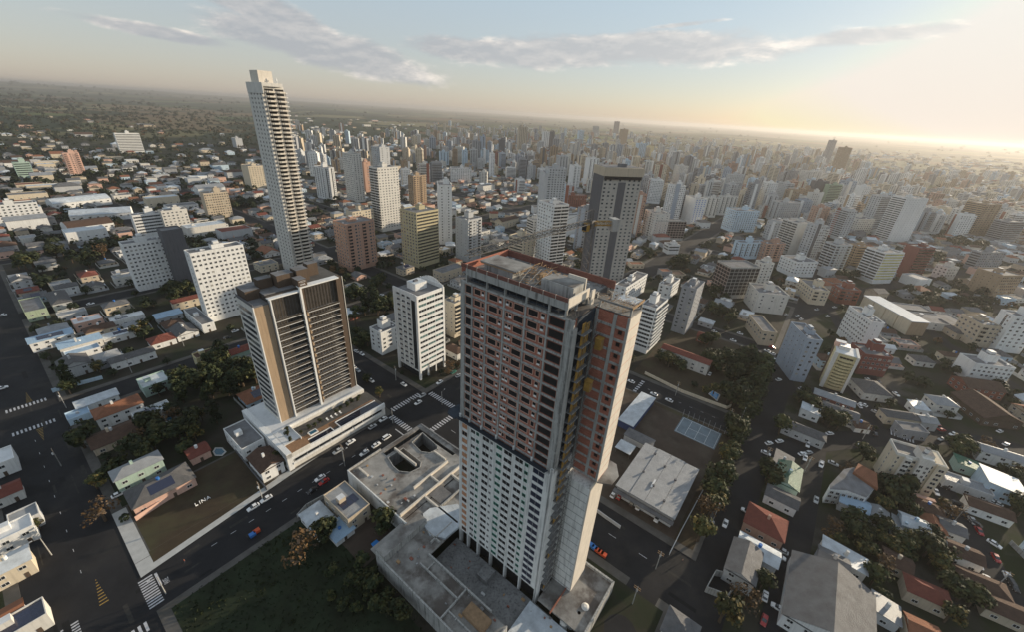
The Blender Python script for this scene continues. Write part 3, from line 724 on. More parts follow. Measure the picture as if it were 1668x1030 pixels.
mat('panel_blue',(.03,.10,.42),.3,.1,.5,spec=.6); mat('glass_yellow',(.42,.38,.10),.35,.5,.12)
def twin_extra(root,wd,dp,h,wm,body):
    m=MB(); k0,k1=wd*.40,wd*.60
    m.box(k0,-.12,0,k1,.0,h-9,'wall_dgrey'); 
    m.build('recess_shade_panel',root)  # raised dark panel, the shade of the slot between slabs put into its colour
    m=MB(); m.box(-.3,-1.2,h-4.5,wd+.3,dp+.3,h+1.8,'wall_beige'); m.build('crown',root); m=MB(); m.box(-.12,-.4,0,.0,dp,h-4.6,'wall_dgrey'); m.build('side_shade_panel',root)  # dark sheet over the left face, its shade put into the colour
    m=MB(); m.box(.6,-.9,h-7,wd-.6,-.1,h-4.6,'void'); m.build('terrace_shade_box',root)  # solid near-black box, shade under the crown put into its colour
    m=MB(); m.box(1,1,h+1.8,wd-1,dp-1,h+2.0,'roof_flat'); m.box(wd*.4,3,h+2.0,wd*.6,6,h+4.5,'roof_flat'); m.tube((wd*.9,3,h+2),(wd*.9,3,h+13),.12,'steel'); m.build('roof_deck',root)
ntw=0
for row in TW:
    lab,x,yt,yb,xl,xr,wm,sL,sR,op=row
    px,py,h=solve(x,yt,yb); th=op.get('th',th_for(x,yt)); 
    wd=size_for(px,py,h,(math.cos(th),math.sin(th)),xr) if xr-x>1 else 6
    dp=size_for(px,py,h,(-math.sin(th),math.cos(th)),xl) if x-xl>1.5 else 12
    wd=max(8,min(wd,46)); dp=max(10,min(dp,28)); d=math.hypot(px,py)
    if op.get('twin'): dp=20
    near=(d<620) and not op.get('far')
    gl={'bluepanel':'panel_blue','yellowglass':'glass_yellow'}.get(op.get('gl'),'glass')
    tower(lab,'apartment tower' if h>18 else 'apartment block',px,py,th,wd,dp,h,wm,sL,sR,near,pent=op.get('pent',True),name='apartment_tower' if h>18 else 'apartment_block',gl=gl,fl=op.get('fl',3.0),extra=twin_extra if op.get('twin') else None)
# ------------------------------------------------------------------ construction tower (centre)
def frame_root(name,label,cat,a,b,group=None):
    x,y=W(a,b); return empty(name,label,cat,(x,y,0),TH,group)
def loc_ab(a0,b0,a,b): return (a-a0, -(b-b0))
def part_el(root,kind,prm,pos,rz,cnt,rest):
    key=('me',kind,prm)
    if cnt.get(kind,0)<100:
        cnt[kind]=cnt.get(kind,0)+1
        if key not in ECACHE: ECACHE[key]=el_mesh(kind,prm).mesh(kind)
        link(kind,ECACHE[key],root,pos,rz)
    else: rest.setdefault(kind,MB()).merge(el_mesh(kind,prm),pos,rz)
A0,B0=-38.5,97.0
ct=frame_root('construction_tower','tall unfinished brick and concrete tower with plastered lower half and scaffolded corner','unfinished tower',A0,B0)
occ_add(*W(A0,B0),TH,20,34,3); occ_add(*W(A0+8,B0+8),TH,12,8,2)
XD,YL=18.5,33.0
FP=3.06; ZS=58.6; NF=14
cnt={};rest={}
fr=MB(); bk=MB(); pl=MB(); sl=MB()
# columns (y positions from the near corner) on the left face, x=0 plane
colsY=[(0,2.1),(6.3,6.75),(12.4,12.85),(18.6,19.1),(24.2,24.7),(28.9,29.3),(31.6,33.0)]
ztop=ZS+NF*FP
def rows(): return [ZS+i*FP for i in range(NF)]
for y0,y1 in colsY: fr.box(0,y0,ZS-1,.5,y1,ztop,'concrete')
for i,z in enumerate(rows()+[ztop]): fr.box(-.06,0.02,z-.2,.62,YL-.02,z+.24,'concrete')
bk.box(.3,.5,ZS-1,XD-.3,YL-.3,ztop,'brick')
fr.box(.6,.6,ztop-.3,XD,YL-.2,ztop+.25,'concrete_slab')
# openings per bay: (y centre, width, height, sill)
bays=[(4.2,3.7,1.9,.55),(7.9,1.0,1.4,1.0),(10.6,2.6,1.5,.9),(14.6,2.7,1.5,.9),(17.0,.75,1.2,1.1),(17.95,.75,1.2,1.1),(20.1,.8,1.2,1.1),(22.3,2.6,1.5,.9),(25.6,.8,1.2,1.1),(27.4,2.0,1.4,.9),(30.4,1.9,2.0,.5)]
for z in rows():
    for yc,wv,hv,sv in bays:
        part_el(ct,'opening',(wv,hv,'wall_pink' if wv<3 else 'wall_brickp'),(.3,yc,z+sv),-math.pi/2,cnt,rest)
        if wv<1.1 and (int(z*7+yc*13)%9)>1: sl.box(.12,yc-.38,z+sv+.1,.2,yc+.38,z+sv+.55,'white_paint')
# far side and back
for z in rows():
    for k in range(4): rest.setdefault('opening',MB()).merge(el_mesh('opening',(2.2,1.5,'wall_pink')),(3+k*4.2,YL-.3,z+.9),math.pi)
    for k in range(7): rest.setdefault('opening',MB()).merge(el_mesh('opening',(2.4,1.5,'wall_pink')),(XD-.3,2.5+k*4.5,z+.9),math.pi/2)
for k in range(8): y=.2+k*4.65; fr.box(XD-.5,min(y,YL-.5),5,XD,min(y,YL-.5)+.5,ztop,'concrete')
for k in range(5): x=.2+k*4.4; fr.box(x,YL-.5,5,x+.5,YL,ztop,'concrete')
for z in rows(): fr.box(XD-.45,.2,z-.28,XD+.06,YL-.02,z+.3,'concrete'); fr.box(.2,YL-.45,z-.28,XD-.2,YL+.06,z+.3,'concrete')
# plastered lower half
ZL0,ZL1=5.0,57.2
pl.box(-.35,.0,ZL0+3,XD,YL,ZL1,'plaster_new')
for y0,y1 in [(0,.7),(6.4,6.9),(12.4,12.9),(18.6,19.1),(24.2,24.7),(28.9,29.3),(32.3,33)]:
    pl.box(-.5,y0+.03,ZL0-5 if y0<31 else ZL0-5,-.3,y1-.03,ZL1+2.2,'plaster_new'); pl.box(-.3,y0+.06,ZL1,1.2,y1-.06,ZL1+2.0,'plaster_new'); pl.box(-.3,y0,0,.9,y1,ZL0+3,'plaster_new')
pl.box(-.48,.72,ZL1-.6,-.3,YL-.7,ZL1-.2,'plaster_new')
pl.box(1.5,1,0,XD-.5,YL-1,ZL0+3,'void')
nl=17; lp=(ZL1-ZL0-3.4)/nl
lb=[(4.0,3.5,1.7,.7,'wall_lgrey','navy'),(7.9,1.0,1.0,1.1,'greenframe','void'),(10.4,2.5,1.4,.9,'wall_white','void'),(14.2,2.9,1.4,.9,'wall_white','void'),(17.0,.9,1.0,1.1,'greenframe','void'),(18.0,.7,1.0,1.1,'greenframe','void'),(20.2,.8,1.0,1.1,'wall_white','void'),(22.4,2.4,1.4,.9,'wall_white','void'),(25.6,.9,1.0,1.1,'greenframe','void'),(27.4,1.6,1.2,.9,'wall_white','void'),(30.8,1.9,1.5,.8,'wall_salmon','orange')]
mat('greenframe',(.06,.30,.22),.6,.1,1); mat('glass_navy',(.03,.035,.06),.2,.2,.5,spec=.7); mat('board_orange',(.48,.24,.13),.85,.35,.9)
lcnt={}
for i in range(nl):
    z=ZL0+3.1+i*lp
    for yc,wv,hv,sv,frm,gl in lb:
        g={'navy':'glass_navy','orange':'board_orange' if (i*7)%5 else 'void','void':'void'}[gl]
        part_el(ct,'window',(wv,hv,frm,g),(-.35,yc,z+sv),-math.pi/2,lcnt,rest)
for i in range(nl):
    z=ZL0+3.1+i*lp
    for k in range(6): rest['window'].merge(el_mesh('window',(2.0,1.3,'wall_white','void')),(XD,2.5+k*5.2,z+.9),math.pi/2)
    for k in range(3): rest['window'].merge(el_mesh('window',(2.0,1.3,'wall_white','void')),(3+k*5,YL,z+.9),math.pi)
# dark tray canopies at the change of skin
tr=MB()
def tray(m,p0,p1,outv,z0,drop,mat_):
    (x0,y0),(x1,y1)=p0,p1; ox,oy=outv
    m.face([(x0,y0,z0),(x1,y1,z0),(x1+ox,y1+oy,z0+drop),(x0+ox,y0+oy,z0+drop)],mat_); m.face([(x0,y0,z0-.15),(x1,y1,z0-.15),(x1+ox,y1+oy,z0+drop-.12),(x0+ox,y0+oy,z0+drop-.12)],mat_)
    m.face([(x0+ox,y0+oy,z0+drop-.12),(x1+ox,y1+oy,z0+drop-.12),(x1+ox,y1+oy,z0+drop+.25),(x0+ox,y0+oy,z0+drop+.25)],mat_)
tray(tr,(.2,1.5),(.2,YL),(-2.3,0),ZS-.8,1.0,'net_dark')
tr.prism([(.3,YL-.2),(-2.2,YL+.2),(-1.8,YL+3.6),(0,YL+4.6),(3.5,YL+3.9),(5,YL)],ZS-.6,ZS-.3,'net_dark')
tr.build('safety_tray',ct)
tr=MB(); tr.prism([(10,-8.2),(12,-11.6),(16,-11.8),(19.5,-9.5),(20,-4),(17,-4),(16.6,-8)],52.0,52.3,'concrete_slab'); tr.build('landing_slab',ct)
# crown: open storey, pale beam, brick parapet, roof
up=MB(); zt=ztop+.25; zb=zt+1.9
for y0 in (2.2,6.4,12.5,18.7,24.3,31.0): up.box(.25,y0,zt,.75,y0+.45,zb,'concrete')
for x0 in (5,10,15): up.box(x0,YL-1,zt,x0+.5,YL-.5,zb,'concrete'); up.box(x0,2.5,zt,x0+.5,3,zb,'concrete')
up.box(.0,1.9,zb,.35,31.2,zb+1.75,'concrete'); 
up.box(.3,2,zb+.1,XD,YL-.4,zb+.45,'concrete_dark')
up.box(.35,1.9,zb+.5,9.0,2.2,zb+1.75,'plaster_warm')
up.box(1.5,3.5,zt,XD-1,YL-2,zt+.4,'net_dark')
up.build('top_storey',ct)
pa=MB(); zp=zb+1.75
for k in range(16): tw_=MB(); tw_.bar((.12,2.2+k*1.9,ztop+.2),(.12,2.2+k*1.9,zb),.05,'steel'); tw_.build('prop',ct)
pa.box(.0,1.9,zp,.25,YL-.2,zp+.95,'brick_old'); pa.box(.25,1.9,zp,9.0,2.15,zp+.9,'plaster_warm'); pa.box(.2,YL-.45,zb+.4,XD,YL-.2,zp+.5,'brick'); pa.box(XD-.3,.0,zb+.2,XD,YL-.2,zp+.45,'brick_old')
pa.build('parapet',ct)
for k in range(10): 
    m=MB(); m.box(-.03,1.9+k*3.2,zp-.02,.28,2.0+k*3.2,zp+1.0,'plaster_warm'); m.build('parapet_post',ct)
ph=MB()
ph.box(5,20.5,zb+.4,9.5,29.5,zb+2.6,'concrete'); ph.box(4.3,19.0,zb+2.6,11,30.4,zb+2.95,'concrete_slab'); ph.box(4.4,19.2,zb+2.3,10.8,30.2,zb+2.6,'wood')
ph.box(4.6,3.6,zb+.4,9.2,12.0,zb+3.2,'concrete'); ph.box(4.9,3.9,zb+3.2,10,11.5,zb+3.3,'concrete_slab')
ph.box(9.6,3.4,zb+.4,10,8,zb+4.2,'plaster_warm'); ph.box(8.2,.8,zb-1,9.6,1.1,zb+2.5,'plaster_warm'); 
ph.build('roof_house',ct)
wd_=MB(); rr=random.Random(3)
for k in range(110):
    x,y=rr.uniform(4,13),rr.uniform(12.2,19.5); z=zb+rr.uniform(.4,3.2); an=rr.uniform(-.6,.6); l_=rr.uniform(1,3.2)
    wd_.bar((x,y,z),(x+l_*math.cos(an),y+l_*math.sin(an),z+rr.uniform(-.8,.8)),.09,'wood')
for k in range(9): wd_.bar((2+k*.2,17-k*.4,zb+.5),(5+k*.4,15.5-k*.5,zb+4.6),.08,'plaster_warm') if k%4==0 else wd_.bar((11+rr.uniform(-2,2),13-k*.5,zb+.5),(8+rr.uniform(-1,1),14-k*.5,zb+4.3),.07,'wood')
wd_.box(7,13.2,zb+.4,9,14.2,zb+3.0,'wood'); wd_.box(10.6,9.2,zb+.4,11.4,10.2,zb+2.9,'wood')
wd_.build('formwork',ct)
dbz=MB()
for k in range(150):
    x,y=rr.uniform(.8,XD-1),rr.uniform(2.6,YL-1); 
    if 3.8<x<10 and (3<y<12.5 or 18.5<y<31): continue
    s_=rr.uniform(.15,.6); dbz.box(x,y,zb+.44,x+s_,y+s_*rr.uniform(.5,2),zb+.44+rr.uniform(.05,.35),rr.choice(['concrete','wood','concrete_dark','wall_lgrey']))
stuff(dbz.build('rubble',ct))
# near pier, scaffolded side face (y=0 plane, towards the right)
fr.box(.0,-.05,ZS-1,2.0,.5,ztop-2,'concrete'); pl.box(-.5,-.05,0,1.9,.5,ZL1+2.2,'plaster_new')
fr.build('concrete_frame',ct); bk.build('brick_wall',ct); pl.build('plaster_wall',ct); sl.build('window_apron',ct)
sd_=MB(); sd_.box(2.2,.3,0,10.2,1.6,ztop,'net_dark'); sd_.build('shaft_wall',ct)  # near-black wall: shade of the recessed shaft put into the colour
sc1=MB(); sc2=MB()
nfl=int((ztop-6)/FP)
for i in range(nfl):
    z=6+i*FP
    sc1.box(2.1,-1.5,z,6.2,.3,z+.12,'concrete_dark'); sc1.bar((2.1,-1.6,z+1.0),(6.2,-1.6,z+1.0),.06,'steel'); sc1.bar((2.1,-1.55,z),(6.2,-1.55,z+.02),.1,'concrete')
    sc1.bar((2.1,-1.6,z),(4.2,-1.6,z+FP),.05,'steel'); sc1.bar((6.2,-1.6,z),(4.2,-1.6,z+FP),.05,'steel'); sc1.bar((7.6,-1.2,z+.3),(9.8,-1.4,z+.8),.07,'concrete')
    for k in range(4): sc1.bar((2.1+k*1.37,-1.6,z),(2.1+k*1.37,-1.6,z+FP),.05,'steel')
    if i>12 or i%5==0:
        sc2.box(2.4,-.9,z+.2,3.9,-.8,z+2.7,'scaffold_yellow'); sc2.box(4.3,-.9,z+.2,5.8,-.8,z+2.2,'scaffold_yellow')
sc1.build('scaffold',ct); sc2.build('hoist_gate',ct)
ms=MB(); 
for dx,dy in ((7.0,-1.0),(7.8,-1.0),(7.0,-1.8),(7.8,-1.8)): ms.bar((dx,dy,5),(dx,dy,ztop-2),.07,'steel')
for k in range(60): z=5+k*1.55; ms.bar((7,-1,z),(7.8,-1.8,z+1.5),.05,'steel'); ms.bar((7.8,-1,z),(7,-1.8,z+1.5),.05,'steel')
ms.build('hoist_mast',ct)
for zc,xx in ((82.0,5.6),(92.5,7.8)):
    c=MB(); c.box(xx,-3.4,zc,xx+1.5,-1.9,zc+2.7,'scaffold_yellow'); 
    for q in range(4): c.box(xx+.1+q*.36,-3.46,zc+.2,xx+.2+q*.36,-3.4,zc+2.5,'wood')
    c.box(xx-.1,-3.5,zc+2.7,xx+1.6,-1.8,zc+2.85,'scaffold_yellow'); c.build('hoist_cabin',ct)
# wing
wx0,wx1=10.2,16.6; zw=zb+.6
wg=MB(); wg.box(wx0+.2,-7.8,52.2,wx1-.2,.2,ztop,'brick'); wg.build('wing_brick_wall',ct)
wf=MB()
for i in range(NF+2):
    z=ZS-6.1+i*FP; 
    if z<ztop+.4: wf.box(wx0,-8,z-.3,wx0+.4,.2,z+.3,'concrete'); wf.box(wx1-.4,-8,z-.3,wx1,.2,z+.3,'concrete')
for y0,y1 in ((-8,-7.5),(-5.0,-4.2),(-.5,.2)): wf.box(wx0-.02,y0+.02,52.2,wx0+.42,y1,ztop,'concrete'); wf.box(wx1-.4,y0+.02,52.2,wx1+.02,y1,ztop,'concrete')
wf.box(wx0-.05,-8.2,zw-.5,wx1+.1,-7.9,zw,'wood'); wf.box(wx0-.1,-8.1,zw-.5,wx0+.15,.2,zw-.1,'concrete_dark'); wf.box(wx0+.2,-8,ztop+.2,wx1,.2,ztop+.4,'concrete_slab')
for x in (wx0+.2,wx1-.4): 
    wf.box(x,-8,ztop+.3,x+.35,-7.6,zw-.3,'concrete'); wf.box(x,-.6,ztop+.3,x+.35,-.2,zw-.3,'concrete')
wf.box(wx0+2.5,-8,zw-.4,wx1,-3.2,zw-.15,'roof_metal_white')
wf.build('wing_frame',ct)
wl=MB(); wl.box(wx0+.06,-8.12,52.3,wx1-.06,-7.9,ztop,'plaster_warm')
for i in range(NF+2): z=ZS-6.1+i*FP; wl.box(wx0+.1,-8.17,z-.06,wx1-.1,-8.1,z+.06,'wall_pink') if z<ztop else None
wl.build('wing_plaster',ct)
for i in range(NF+1):
    z=ZS-5.6+i*FP
    link('opening',ECACHE.get(('me','w1')) or ECACHE.setdefault(('me','w1'),el_mesh('opening',(.9,1.0,'wall_brickp')).mesh('opening')),ct,(wx0+.18,-6.3,z+1.0),-math.pi/2)
wv=MB()
for k in range(60):
    y=rr.uniform(-7.6,-.3); x=wx0+rr.uniform(.1,3.0); z=ztop+rr.uniform(.3,1.9); wv.bar((x,y,z),(x+rr.uniform(.5,1.5),y+rr.uniform(-.8,.8),z+rr.uniform(-.6,.6)),.06,'wood')
for k in range(9): wv.bar((wx0+.4,-7.6+k*.55,zw-.1),(wx0+3.2,-7.6+k*.55,zw-.1),.07,'wood')
rb_=MB()
for k in range(40):
    y=rr.uniform(-.2,2.2); x=rr.uniform(-.1,1.8); rb_.bar((x,y,ztop-1.9),(x,y,ztop+rr.uniform(.5,2.4)),.035,'steel')
rb_.build('rebar',ct)
for k in range(70):
    y=rr.uniform(-7.6,.2); x=wx0+rr.uniform(.2,5.8); wv.bar((x,y,zw-.05),(x+rr.uniform(-1.5,1.5),y+rr.uniform(-1.2,1.2),zw+rr.uniform(.0,.35)),.06,rr.choice(['wood','wood','plaster_warm']))
wv.build('timber_shoring',ct)
wlow=MB(); wlow.box(wx0-2.2,-7.4,5,wx1+.3,.0,50.6,'plaster_new'); 
for k in range(15): z=6+k*3.0; wlow.box(wx0-2.28,-7.2,z-.05,wx0-2.15,-.2,z+.05,'concrete_dark')
wlow.box(wx0-2.6,-.5,5,wx0-2.0,.1,52.5,'plaster_new')
wlow.build('wing_lower_wall',ct)
wl2=MB(); wl2.box(wx0-2.2,-7.7,5,wx1+.3,-7.38,51.6,'plaster_warm'); wl2.build('wing_lower_plaster',ct)
for kind,m in rest.items(): stuff(m.build(kind,ct))
# ------------------------------------------------------------------ podium
pd=frame_root('construction_podium','raw concrete podium deck around the unfinished tower with two rounded pits','podium',-62.5,46)
occ_add(*W(-50,46.5),TH,38,35,2); occ_add(*W(-63,114),TH,45,68,2)
def P2(a,b): return (a+62.5,-(b-46))
H7=7.0
def pbox(m,a0,a1,b0,b1,z0,z1,mt,top=None):
    x0,y0=P2(a0,b1); x1,y1=P2(a1,b0); m.box(x0,y0,z0,x1,y1,z1,mt,top)
pm=MB()
def slab_with_holes(m,a0,a1,b0,b1,z0,z1,holes,mt,n=1.0):
    # grid of cells, leaving the rounded holes open
    na=int((a1-a0)/n); nb=int((b1-b0)/n)
    for i in range(na):
        j=0
        while j<nb:
            def ins(jj):
                ca=a0+(i+.5)*n; cb=b0+(jj+.5)*n
                for h in holes:
                    if inside(h,ca,cb): return True
                return False
            if ins(j): j+=1; continue
            k=j
            while k<nb and not ins(k): k+=1
            pbox(m,a0+i*n,a0+(i+1)*n,b0+j*n,b0+k*n,z0,z1,mt); j=k
def inside(p,x,y):
    c=False; j=len(p)-1
    for i in range(len(p)):
        if (p[i][1]>y)!=(p[j][1]>y) and x<(p[j][0]-p[i][0])*(y-p[i][1])/(p[j][1]-p[i][1])+p[i][0]: c=not c
        j=i
    return c
def pxab(pts,z): return [AB(*at(x,y,z)) for x,y in pts]
hole1=pxab([(632,747),(657,731),(686,754),(684,763),(668,771),(650,769),(640,760)],H7)
hole2=pxab([(671,722),(688,706),(713,728),(712,733),(700,739),(686,737)],H7)
gap=[(-34,14.0),(-14,14.0),(-14,37),(-15.6,37),(-15.6,16.2),(-34,16.2)]
slab_with_holes(pm,-49.5,-11.5,12.5,46.5,H7-.5,H7,[hole1,hole2,gap],'concrete_slab',.8)
pbox(pm,-63,-39,46.5,63,H7-.5,H7,'concrete_slab'); pbox(pm,-39,-14,46.5,62,H7-.8,H7-.3,'concrete_slab')
pbox(pm,-63,-52,63,96,H7-.5,H7,'concrete_slab')
pbox(pm,-52,-39,63,104,.1,2.0,'concrete_dark'); pbox(pm,-39,-19.5,98,114,H7-2.6,H7-2.1,'concrete_slab'); pbox(pm,-19.9,-12,62,97,H7-.8,H7-.3,'concrete_slab')
pbox(pm,-62,-40,96,110,3.0,3.4,'roof_metal_white')
pm.build('deck',pd)
ph_=MB()
for h in (hole1,hole2):
    n=len(h)
    for i in range(n):
        (a0,b0),(a1,b1)=h[i],h[(i+1)%n]; x0,y0=P2(a0,b0); x1,y1=P2(a1,b1)
        ph_.face([(x0,y0,-4),(x1,y1,-4),(x1,y1,H7-.2),(x0,y0,H7-.2)],'concrete_dark'); ph_.bar((x0,y0,H7+.15),(x1,y1,H7+.15),.25,'concrete')
    ph_.face([(*P2(a,b),.3) for a,b in h],'yard')
ph_.build('pit',pd)
pwl=MB()
pbox(pwl,-49.8,-49.4,12,49,0,H7+.9,'plaster_new'); pbox(pwl,-49.4,-12,12.0,12.4,0,H7+.1,'concrete_dark'); pbox(pwl,-49.4,-34,12.0,12.4,H7,H7+1.0,'concrete')
pbox(pwl,-12.2,-11.6,12.4,62,0,H7+.4,'concrete_dark'); pbox(pwl,-63.4,-62.9,50,110,0,H7+1.1,'concrete'); pbox(pwl,-62.9,-49.4,49.2,49.8,0,H7+.9,'concrete')
pbox(pwl,-62.9,-45,49.9,54.0,H7-.1,H7+3.0,'concrete',top='concrete_slab')
pbox(pwl,-52.2,-51.7,62.8,90,2,H7+.9,'concrete'); pbox(pwl,-62.9,-52,95.8,96.2,2,H7+.9,'concrete')
pbox(pwl,-62.9,-19,113.8,114.4,0,H7-1,'concrete'); pbox(pwl,-19.6,-19,97,114,0,H7-1,'concrete'); pbox(pwl,-40,-19,103,103.3,H7-2.2,H7-1.4,'wall_brickp')
pwl.build('podium_wall',pd)
m=MB(); pbox(m,-45,-40.5,78,82,2.0,4.3,'concrete_dark'); m.build('stair_box',pd)
m=MB(); pbox(m,-58,-54,84,92,H7-.05,H7+1.6,'plywood'); m.build('timber_stack',pd)
for q in [(-56,-52.5,66,66.4),(-60,-59.6,80,95),(-50,-49.6,30,44)]:
    m=MB(); pbox(m,q[0],q[1],q[2],q[3],H7,H7+.6,'concrete'); m.build('kerb_beam',pd)
for q in [(-30,-29.4,16,30,1.0),(-38,-20,38.2,38.8,1.2),(-49,-14,44.0,44.6,1.3),(-30,-29.5,38.8,44,1.0),(-38.0,-37.4,44.6,62,.9),(-24,-23.4,44.6,62,.9),(-38,-20,52,52.5,.8),(-46,-45.4,14,20,.7),(-20,-19.4,30,37,.8),(-49,-39,60,60.5,1.0),(-56,-55.6,63,80,.9),(-63,-52,79.8,80.2,.9),(-47,-46.6,56,62.8,1)]:
    m=MB(); pbox(m,q[0],q[1],q[2],q[3],H7-.4,H7+q[4],'plaster_warm' if q[2]<50 else 'concrete'); m.build('beam',pd)
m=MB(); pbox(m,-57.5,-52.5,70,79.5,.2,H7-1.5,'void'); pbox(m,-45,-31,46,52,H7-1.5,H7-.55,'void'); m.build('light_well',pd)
m=MB(); pbox(m,-36,-30,45,51.5,H7+.0,H7+.35,'roof_metal_old'); m.build('louvre',pd)
dome=pxab([(689,838),(700,829),(745,822),(757,832),(757,852),(725,878),(700,872),(690,855)],H7+.8)
m=MB(); m.prism([P2(a,b) for a,b in dome],H7,H7+.9,'roof_metal_white'); m.build('curved_roof',pd)
r3=random.Random(5); m=MB()
for k in range(90):
    a=r3.uniform(-61,-40); b=r3.uniform(14,108); 
    if a<-50 and b<50: continue
    zz=H7 if b<62 or a<-53 else 2.0
    if 96<b: zz=3.4
    s_=r3.uniform(.2,.9); x,y=P2(a,b); m.box(x,y,zz,x+s_,y+s_*r3.uniform(.4,2),zz+r3.uniform(.1,.6),r3.choice(['wood','concrete','concrete_dark','wall_brickp','wall_lgrey']))
stuff(m.build('building_rubble',pd))
# ------------------------------------------------------------------ tower crane
cz_=116.5
d=ray(962,365); k_=(CH-cz_)/-d[2]; cxx,cyy=d[0]*k_,d[1]*k_
tipx,tipy=at(760,413,cz_+.8); bx_,by_=at(1003,358,cz_+1)
cr_=empty('tower_crane','dark lattice tower crane with yellow cabin standing behind the unfinished tower','crane',(cxx,cyy,0),0)
def lattice(m,p,q,w,n,mt,tri=False):
    p=Vector(p); q=Vector(q); d=(q-p).normalized(); a=Vector((0,0,1)) if abs(d.z)<.9 else Vector((1,0,0)); s=d.cross(a).normalized(); u=s.cross(d)
    cs=[s*w/2+u*w/2,-s*w/2+u*w/2,-s*w/2-u*w/2,s*w/2-u*w/2] if not tri else [u*w*.9,s*w/2,-s*w/2]
    for c in cs: m.bar(p+c,q+c,.13,mt)
    for i in range(n):
        t0=p+(q-p)*(i/n); t1=p+(q-p)*((i+1)/n)
        for j in range(len(cs)): m.bar(t0+cs[j],t1+cs[(j+1)%len(cs)],.08,mt); m.bar(t0+cs[j],t0+cs[(j+1)%len(cs)],.07,mt)
mm=MB(); lattice(mm,(0,0,0),(0,0,cz_-1),1.7,52,'steel'); mm.build('mast',cr_)
mm=MB(); jv=Vector((tipx-cxx,tipy-cyy,0)); lattice(mm,(0,0,cz_+.3),(jv.x,jv.y,cz_+.3),1.2,26,'steel',tri=True); mm.build('jib',cr_)
cv=Vector((bx_-cxx,by_-cyy,0)); cvn=cv.normalized(); 
mm=MB(); lattice(mm,(0,0,cz_+.2),(cv.x*.9,cv.y*.9,cz_+.2),1.0,6,'scaffold_yellow'); mm.build('counter_jib',cr_)
mm=MB(); mm.box(-.9,-1.3,-1.6,.9,1.3,1.4,'concrete'); mm.build('counterweight',cr_,(cv.x*.95,cv.y*.95,cz_),math.atan2(cv.y,cv.x))
mm=MB(); mm.box(-.8,-.8,-1.0,.8,.8,1.0,'steel'); mm.box(.8,-.9,-1.5,2.3,.4,.5,'scaffold_yellow'); mm.box(2.4,-.8,-1.2,2.45,.4,.3,'glass'); mm.build('cab',cr_,(0,0,cz_),math.atan2(jv.y,jv.x))
mm=MB(); lattice(mm,(0,0,cz_+1),(0,0,cz_+3.6),.7,3,'steel'); mm.bar((0,0,cz_+3.6),(jv.x*.6,jv.y*.6,cz_+1.2),.06,'steel'); mm.bar((0,0,cz_+3.6),(cv.x*.85,cv.y*.85,cz_+1),.06,'steel'); mm.build('tower_head',cr_)
# ------------------------------------------------------------------ lettering
def text_mesh(s,size,depth,m):
    cu=bpy.data.curves.new('lettering','FONT'); cu.body=s; cu.size=size; cu.extrude=depth; cu.align_x='CENTER'; cu.resolution_u=3
    o=bpy.data.objects.new('lettering',cu); COL.objects.link(o); dg=bpy.context.evaluated_depsgraph_get(); dg.update()
    me=bpy.data.meshes.new_from_object(o.evaluated_get(dg)); bpy.data.objects.remove(o); me.materials.clear(); me.materials.append(MATS[m]); return me
# ------------------------------------------------------------------ brown glass tower and its podium
BA,BB=-53.9,-33.4
bt=frame_root('brown_glass_tower','brown tower with bronze glass balconies, white frame lines and tan column on a pool podium','apartment tower',BA,BB)
occ_add(*W(-64,-9),TH,49,47,2)
HB=66.8; Z0=9.0; LX=38.0; LY=15.5
# local x along a, y away from the avenue
m=MB()
m.box(0,0.0,0,5.8,LY,HB-1,'wall_tan'); m.build('tan_column',bt)
m=MB(); m.box(-.05,-.06,0,.22,LY-.1,HB-.7,'wall_offwhite'); m.box(-.1,-.12,0,.3,-.0,HB-.5,'wall_white'); m.build('side_wall',bt)
for i in range(20):
    z=Z0+1.2+i*3.0
    if z<HB-3: 
        key=('me','sidewin')
        if key not in ECACHE:
            e=MB(); e.merge(el_mesh('strip_window',(LY-3.4,1.35,'wall_dgrey','glass'))); ECACHE[key]=e.mesh('strip_window')
        link('strip_window',ECACHE[key],bt,(-.06,LY/2+.3,z+.9),-math.pi/2)
m=MB(); m.box(5.85,1.0,0,19.0,LY+4,HB+2,'glass_bronze'); m.box(20.0,1.2,0,35.3,LY+4,HB+2,'glass_bronze'); m.build('glass_wall',bt)
m=MB(); m.box(19.0,-.5,Z0-2,20.3,LY,HB+2.4,'wall_brown'); m.box(35.3,.0,0,38.2,LY+4,HB+2.4,'wall_brown'); m.build('brown_wall',bt)
m=MB(); m.box(18.2,-1.6,Z0-3.5,19.0,-.2,HB+3,'wall_white'); m.box(6.2,-1.1,Z0-1,6.7,.9,HB+1,'wall_white'); m.box(38.15,-.2,0,38.4,.3,HB+2.6,'wall_offwhite'); m.box(18.3,-1.7,HB+2.6,35.8,1.6,HB+3.1,'wall_white'); m.box(5.8,-1.2,HB+1,18.3,1.4,HB+1.5,'wall_white'); m.build('white_frame',bt)
for i in range(19):
    z=Z0+3.2+i*3.02
    if z>HB-6.5: continue
    for x0,x1 in ((6.7,18.2),(20.3,35.0)):
        b=MB(); b.box(x0,-1.15,z-.12,x1,1.1,z+.1,'wall_white'); b.box(x0,-1.12,z+.1,x1,-1.02,z+1.05,'glass_bronze'); b.build('balcony',bt)
    b=MB(); b.box(19.9,-1.0,z-1.6,20.5,-.4,z+.3,'wall_tan'); b.build('planter_fin',bt)
for j,(x0,x1) in enumerate(((6.7,18.2),(20.3,35.3))):
    m=MB(); n=int((x1-x0)/1.25)
    for k in range(n+1): xx=x0+(x1-x0)*k/n; m.box(xx-.04,.9,Z0,xx+.04,1.02,HB+1,'wall_dgrey')
    m.build('mullions',bt)
